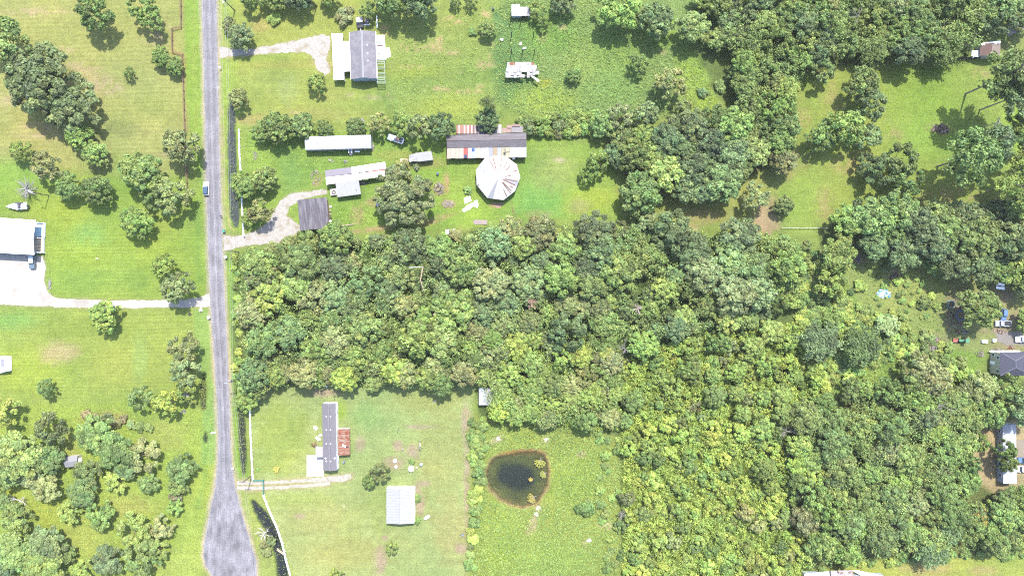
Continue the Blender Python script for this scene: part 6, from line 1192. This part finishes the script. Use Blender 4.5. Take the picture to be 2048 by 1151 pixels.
add(t, 'wall', GREYW, lambda m: m.prism(b.poly([(1610,1148),(1770,1152),(1776,1186),(1614,1186)], 2.9), 0, 2.95))
for q in ((1677,1143),(1684,1145),(1700,1143.5)): add(t, 'roof_vent', mat('rusty_vent', (.20,.12,.10,1)), lambda m: (m.box(*b.L(*q, 3.6), 3.6, .8, .5, .3, q[0]), m.cyl(*b.L(*q, 3.6), 3.5, 4.0, .15)))
add(t, 'gutter', BLACK, lambda m: m.slab([(*b.L(1659,1140,3.5), 3.42), (*b.L(1661,1140,3.5), 3.42), (*b.L(1667,1184,4.1), 4.12), (*b.L(1665,1184,4.1), 4.12)], .08)); add(t, 'gutter', BROWNW, lambda m: m.slab([(*b.L(1703.4,1139,3.5), 3.42), (*b.L(1705,1139,3.5), 3.42), (*b.L(1716,1184,4.1), 4.12), (*b.L(1714,1184,4.1), 4.12)], .08))
# tiled house in the top right
b = Bld('house', 'brown tiled house with white edge among the top right trees', 'house', 1980, 100, 3.2, -3); t = b.t
gable(b, 40*b.k, 24*b.k, 3.2, 4.0, TANW, BROWN_TILE, over=.3, gover=.2, roof_m2=mat('pale_brown_roof', alb(206,184,172), alb(186,166,156), 3, .9))
add(t, 'parapet', WHITE, lambda m: (m.prism(b.poly([(1962,88.5),(1970,85.5),(2000,82),(2000,87),(1964,91)], 3.4), 3.3, 3.6)))
add(t, 'carport_roof', mat('pale_lattice', (.60,.64,.70,1), (.5,.54,.6,1), 4), lambda m: m.prism(b.poly([(1943.5,101),(1957,101.5),(1958,114),(1943,112)], 2.4), 2.34, 2.42))
for k in range(3): add(t, 'carport_rafter', DULL_METAL, lambda m: m.box(*b.L(1950.5, 103.5+k*4, 2.5), 2.47, 2.2, .14, .1, k*.35))
add(t, 'terrace', WHITE, lambda m: m.prism(b.poly([(1942,112.5),(1964,111),(1965,116),(1942,115)], .6), 0, .6))
t = thing('board_fence', 'board fence darkened by painted-in shadow, running west from the tiled house', 'fence', W(1940, 116), 0); FM = mat('shadow_dark_board', (.06,.05,.045,1))  # board colour takes in the dark shadow along the fence line
for k in range(26): x, y = W(1912+k*2.0, 116+.05*k*0, .8); add(t, 'board', FM, lambda m: m.box(x-t.location.x, y-t.location.y, .8, .30, .05, 1.6))
for k in range(4): x, y = W(1912+k*17, 115.5); add(t, 'post', FM, lambda m: m.box(x-t.location.x, y-t.location.y, .85, .14, .14, 1.7))
t = None
# garden shed in the wild field
b = Bld('garden_shed', 'small grey gabled shed hidden among wild field trees', 'shed', 143, 922, 2.3, 97); t = b.t
gable(b, 21*b.k, 27*b.k, 2.2, 2.9, TANW, mat('light_grey_shingle', alb(222,220,224), alb(206,204,208), 5, .85), over=.12, gover=.15); add(t, 'door', WHITE, lambda m: m.box(0, -27*b.k/2+.13, .95, 1.2, .08, 1.8))
# metal scraps by the wood edge
for pts, mm, lb in (([(891,459),(911,457.5),(912,470),(891,468)], WHITE_METAL, 'white metal sheets at the wood edge'), ([(897,467),(908,469),(909,480),(905,481),(898,474)], simple('red_sheet', 226,120,100), 'red sheet beside white sheets at the wood edge'), ([(947,439.5),(974.5,440),(974.5,449),(947,448.5)], simple('pink_sheet', 224,200,192), 'pinkish flat panel at the wood edge'), ([(928,396),(940,392),(943,402),(929,407)], WHITE, 'bluish white sheet below the small bush'), ([(924,420),(934,411),(946,405),(951,409),(940,418),(928,424)], WHITE, 'torn long white sheet beside the round shed'), ([(948,402),(954,400),(957,410),(954,416),(948,412)], WHITE, 'crumpled white sheet nearest the round shed')):
    o = add(None, 'loose_sheet', mm, lambda m: m.prism([W(*q) for q in pts], .03, [.12+.06*(k % 3) for k in range(len(pts))])); tag(o, lb, 'metal sheet')
barrel(875, 347, .42, .9, mat('navy_bin', (.05,.08,.14,1)), 'dark barrel standing alone in the barn yard', 'barrel', 'barrel'); barrel(986, 17, .4, .9, mat('black_drum', (.04,.05,.06,1)), 'dark drum at the top of the pasture', 'drum', 'drum')
# fallen yellow boughs by the pond
def bough(x, y, rp, rot, seed, col, label):
    g = np.random.default_rng(seed); t = thing('fallen_bough', label, 'bough', W(x, y), rot); r = rp*S; n = 420; k = 7
    li = g.integers(0, k, n); a = (li/(k-1)-.5)*2.3+g.normal(size=n)*.07; q = g.uniform(.25, 1, n)*(1-.25*np.abs(li-3)/3)
    pos = np.stack([np.sin(a)*q*r*1.5, -np.cos(a)*q*r*1.5+r*.5, .15+.35*g.random(n)], 1); v, f = quads_from(pos, unit(np.array([0, 0, 1.])+g.normal(size=(n, 3))*.4), .2, g, .55)
    tt = np.repeat(1+g.normal(size=n)*.15, 4); o = child(np_mesh('leaves', v, f, [LEAF], np.stack([tt, tt, tt, np.ones(4*n)], 1)), 'leaves', t); o.color = fol(*col, .8)
    m = MB()
    for i in range(k): a_ = (i/(k-1)-.5)*2.3; m.tube([(0, r*.5, .3), (math.sin(a_)*r*1.0, -math.cos(a_)*r*.9+r*.5, .3)], [.07, .02], 4)
    m.tube([(0, r*1.0, .5), (0, r*.4, .3)], [.12, .08], 5); m.build('branch', PALE_BARK, t)
bough(1080, 924, 11, -10, 1, (186,192,90), 'large yellow leafy bough fallen into the pond'); bough(1087, 947, 7.5, -60, 2, (172,182,92), 'smaller yellow-green bough at the pond east bank'); bough(1064, 995, 10, -60, 3, (186,180,96), 'yellow bough with bare twigs at the pond south bank'); bough(1061, 957, 4, 0, 4, (206,190,100), 'tiny floating yellow spray in the dark pond')
for x, y, lb in ((1077,1015,'white stone slab at the pond outlet, nearest the water'),(1073,1027,'white stone slab at the pond outlet, farther out'),(1093,878,'pale sand slab northeast of the pond'),(996,876,'pale broken slab northwest of the pond'),(1178,1079,'white stone in the pond field')):
    o = add(None, 'stone_slab', concrete, lambda m: m.prism([(W(x, y)[0]+math.cos(a)*(.8+.3*math.sin(3*a+x)), W(x, y)[1]+math.sin(a)*(.6+.2*math.cos(2*a+y))) for a in [6.2832*i/9 for i in range(9)]], 0, .18)); tag(o, lb, 'stone')

# ------------------------------------------------------------------ fences, gate, poles and wires
def fence(name, label, pts, m_, rails, rh, rw, ph, step, pr=.07, pname='post', rname='rail', pm=None):
    o0 = W(*pts[0]); t = thing(name, label, 'fence', o0)
    G = [(W(*p)[0]-o0[0], W(*p)[1]-o0[1]) for p in pts]; seg = []
    for a, c in zip(G[:-1], G[1:]):
        n = max(1, round(math.hypot(c[0]-a[0], c[1]-a[1])/step))
        for i in range(n): seg.append(((a[0]+(c[0]-a[0])*i/n, a[1]+(c[1]-a[1])*i/n), (a[0]+(c[0]-a[0])*(i+1)/n, a[1]+(c[1]-a[1])*(i+1)/n)))
    for k, (a, c) in enumerate(seg):
        add(t, pname, pm or m_, lambda m: m.box(*a, ph/2, pr*2, pr*2, ph, math.atan2(c[1]-a[1], c[0]-a[0])))
        L_ = math.hypot(c[0]-a[0], c[1]-a[1]); ang = math.atan2(c[1]-a[1], c[0]-a[0])
        for z in rails: add(t, rname, m_, lambda m: m.box((a[0]+c[0])/2+math.sin(ang)*pr*1.35, (a[1]+c[1])/2-math.cos(ang)*pr*1.35, z, L_-.02, rw, rh, ang))
    add(t, pname, pm or m_, lambda m: m.box(*seg[-1][1], ph/2, pr*2, pr*2, ph)); return t
fence('plank_fence', 'white plank fence along the road, upper stretch', [(480.5,260),(481.5,310),(485,356),(486,400),(488,440),(490,472)], WHITE, (.35,.75,1.15), .28, .09, 1.35, 3.0, .09)
fence('plank_fence', 'white plank fence by the lower homestead, north of the gate', [(501.5,806),(503,850),(505,900),(508,957)], WHITE, (.35,.75,1.15), .28, .09, 1.35, 3.0, .09)
fence('plank_fence', 'white plank fence by the lower homestead, south of the gate', [(529,988),(540,1017),(556,1052),(567,1085),(574,1117),(580,1138),(586,1160)], WHITE, (.35,.75,1.15), .28, .09, 1.35, 2.8, .09)
RF = mat('rusted_fence_pipe', (.15,.085,.065,1), (.20,.125,.095,1), 3, .9, spec=.1)
fence('pipe_fence', 'rust-red pipe fence between dry field and road', [(364,-30),(364,56),(346,60),(347,104),(367,110),(370,200),(373,300),(377,388)], RF, (.6,1.15), .14, .1, 1.3, 3.4, .07)
fence('wire_fence', 'thin grey fence between tan path and scrub yard', [(1562,455),(1600,455.5),(1652,456)], mat('grey_fence_wire', (.45,.45,.42,1)), (.5,1.0), .06, .04, 1.2, 3.5, .05)
t = thing('gate', 'green metal gate standing open over the wheel tracks', 'gate', W(528, 959), 0)
for nm, p0, p1 in (('gate_leaf',(507.5,958.5),(528.5,958.5)),('gate_leaf',(528.5,959.5),(528.8,986))):
    a = W(*p0); c = W(*p1); ox, oy = t.location.x, t.location.y; a = (a[0]-ox, a[1]-oy); c = (c[0]-ox, c[1]-oy); L_ = math.hypot(c[0]-a[0], c[1]-a[1]); ang = math.atan2(c[1]-a[1], c[0]-a[0]); mx_, my_ = (a[0]+c[0])/2, (a[1]+c[1])/2
    gl_ = add(t, 'gate_leaf', GREENP, lambda m: [m.box(mx_, my_, z, L_, .08, .08, ang) for z in (.2, 1.3)]+[m.box(q[0], q[1], .75, .1, .1, 1.3) for q in (a, c)])
    for z in (.5, .75, 1.0): add(gl_, 'bar', GREENP, lambda m: m.box(mx_, my_, z, L_-.1, .05, .05, ang))
o = add(None, 'bollard', TAN_WOOD, lambda m: [m.box(W(560,1100+k*3,.8)[0], W(560,1100+k*3,.8)[1], .8, 2.6, .25, .1, -.6) for k in range(2)]); tag(o, 'pale planks leaning over the ditch by the white fence', 'planks')
PW = mat('grey_pole_wood', (.13,.10,.085,1), (.09,.07,.06,1), 3, .9, spec=.1); poles = []
PX_ = [(470,22,9.4),(478,504,9.0),(481,757,9.2),(504,950,8.6)]
for k, (x, y, h) in enumerate(PX_):
    o0 = W(x, y); t = thing('utility_pole', ['wooden utility pole beside the top gravel drive', 'wooden utility pole at the north corner of the closed wood', 'wooden utility pole with lamp at the wood edge', 'wooden utility pole by the green gate'][k], 'utility pole', o0)
    add(t, 'shaft', PW, lambda m: m.tube([(0, 0, -.3), (0, 0, h*.5), (0, 0, h)], [.19,.16,.12], 8)); add(t, 'crossarm', PW, lambda m: m.box(0, 0, h-.5, 2.2, .12, .14))
    for sx in (-.95, .95, .3): add(t, 'insulator', CHROME, lambda m: m.cyl(sx, 0, h-.43, h-.25, .07, 6))
    if k in (0, 2): add(t, 'transformer', simple('transformer_grey', 206,206,210), lambda m: m.cyl(-.02, .38, h-2.0, h-1.1, .26, 10))
    if k == 2: add(t, 'lamp_arm', CHROME, lambda m: (m.tube([(0, 0, h-1.2), (-1.6, -.3, h-.9)], .05), m.box(-1.8, -.33, h-.92, .6, .3, .14)))
    poles.append((o0[0], o0[1], h))
poles = [(poles[0][0]-2, poles[0][1]+55, 9.2)]+poles+[(poles[-1][0]+6, poles[-1][1]-55, 9)]
WIRE = mat('aluminium_wire', (.32,.32,.34,1), rough=.5)
for k in range(len(poles)-1):
    (x0, y0, h0), (x1, y1, h1) = poles[k], poles[k+1]; t = thing('power_line', 'thin overhead wires strung along the east side of the road', 'power line', (x0, y0, 0), 0, 'wire spans along the road')
    for sx in (-.95, .3, .95): add(t, 'wire', WIRE, lambda m: m.tube([(sx+(x1-x0)*q, (y1-y0)*q, h0-.22+(h1-h0)*q-1.1*4*q*(1-q)*.6) for q in [i/10 for i in range(11)]], .018, 4))
# yard light pole and roadside boxes
o0 = W(98, 391); t = thing('yard_light', 'dark yard light pole with white lamp on the left lawn', 'light pole', o0); add(t, 'shaft', PW, lambda m: m.tube([(0, 0, -.3), (0, 0, 7.9)], [.16,.12], 8)); add(t, 'lamp_arm', WHITE, lambda m: (m.tube([(0, 0, 7.7), (-.9, .4, 8.0)], .05), m.box(-1.1, .45, 7.98, .5, .3, .16)))
def mailbox(x, y, m_, label):
    t = thing('mailbox', label, 'mailbox', W(x, y, .6), 90); add(t, 'post', WOOD, lambda m: m.box(0, 0, .5, .12, .12, 1.0)); add(t, 'box', m_, lambda m: m.loft([[(.16*math.cos(a)*1.0, yy, 1.0+.2*max(0, math.sin(a))*1.2+(0 if math.sin(a) >= 0 else 0)) for a in [math.pi*i/6 for i in range(7)]] for yy in (-.35, .35)])); return t
def wheelie(x, y, m_, label):
    t = thing('wheelie_bin', label, 'bin', W(x, y, .6), 10); add(t, 'body', m_, lambda m: m.loft([[(sx*.26, sy*.3, .1) for sx, sy in ((-1,-1),(1,-1),(1,1),(-1,1))], [(sx*.36, sy*.42, 1.05) for sx, sy in ((-1,-1),(1,-1),(1,1),(-1,1))]])); add(t, 'lid', m_, lambda m: m.box(0, 0, 1.09, .8, .92, .08))
    for sx in (-.3, .3): add(t, 'wheel', BLACK, lambda m: m.loft([[(sx+.05*k, -.38+.12*math.cos(q), .12+.12*math.sin(q)) for q in [6.2832*i/8 for i in range(8)]] for k in (-1, 1)]))
wheelie(448, 462, GREENP, 'dark green wheelie bin at the mouth of the middle drive'); wheelie(452, 514, mat('pale_bin', (.5,.56,.52,1)), 'pale wheelie bin opposite the middle drive'); wheelie(418, 634, mat('white_bin', (.7,.7,.68,1)), 'white wheelie bin on the left road verge')
mailbox(441, 136, WHITE, 'white mailbox by the top drive'); mailbox(467, 936, WHITE, 'white mailbox near the cul-de-sac'); mailbox(443, 432, BLACK, 'dark mailbox on the right road edge')
o = add(None, 'concrete_block', mat('tan_block', (.62,.54,.48,1)), lambda m: (m.box(*W(401.5,620,.4), .3, .9, .8, .6), m.box(*W(401.5,616.5,.2), .1, .3, .9, .2))); tag(o, 'tan concrete block beside the white drive', 'block')
o = add(None, 'tyre', BLACK, lambda m: ring(m, *W(379.5,628,.2), .16, .42, .16)); tag(o, 'black tyre on the grass south of the white drive', 'tyre'); 
o = add(None, 'culvert_pipe', DULL_METAL, lambda m: m.tube([(*W(422,866,.2), .1), (*W(432,864,.2), .1)], .3, 8)); tag(o, 'short metal culvert pipe at the left road edge', 'pipe')
o = add(None, 'sprinkler', TAN_WOOD, lambda m: (m.cyl(*W(195,516), 0, .5, .12), m.box(*W(195,516.5), .15, .9, .5, .2))); tag(o, 'small pinkish fixture alone on the left lawn', 'fixture')
o = add(None, 'sign_post', WHITE, lambda m: (m.box(*W(447,5,1.2), 1.5, .06, .7, .6), m.cyl(*W(447,5,.6), 0, 1.3, .05))); tag(o, 'small white sign by the top of the road', 'sign')

# ------------------------------------------------------------------ the hazy summer air
hz = MB(); hz.box(0, 0, 115.2, 14800, 14800, 234.4)
hm = bpy.data.materials.new('summer_haze'); hm.use_nodes = True; nt = hm.node_tree; nt.nodes.remove(nt.nodes['Principled BSDF'])
pv_ = nt.nodes.new('ShaderNodeVolumePrincipled'); pv_.inputs['Color'].default_value = (1, .97, .93, 1); pv_.inputs['Density'].default_value = 0.00004
nt.links.new(pv_.outputs[0], nt.nodes['Material Output'].inputs['Volume'])
o = hz.build('haze', hm, None, kind='stuff', label='thin pale summer haze over the whole neighbourhood', category='haze')
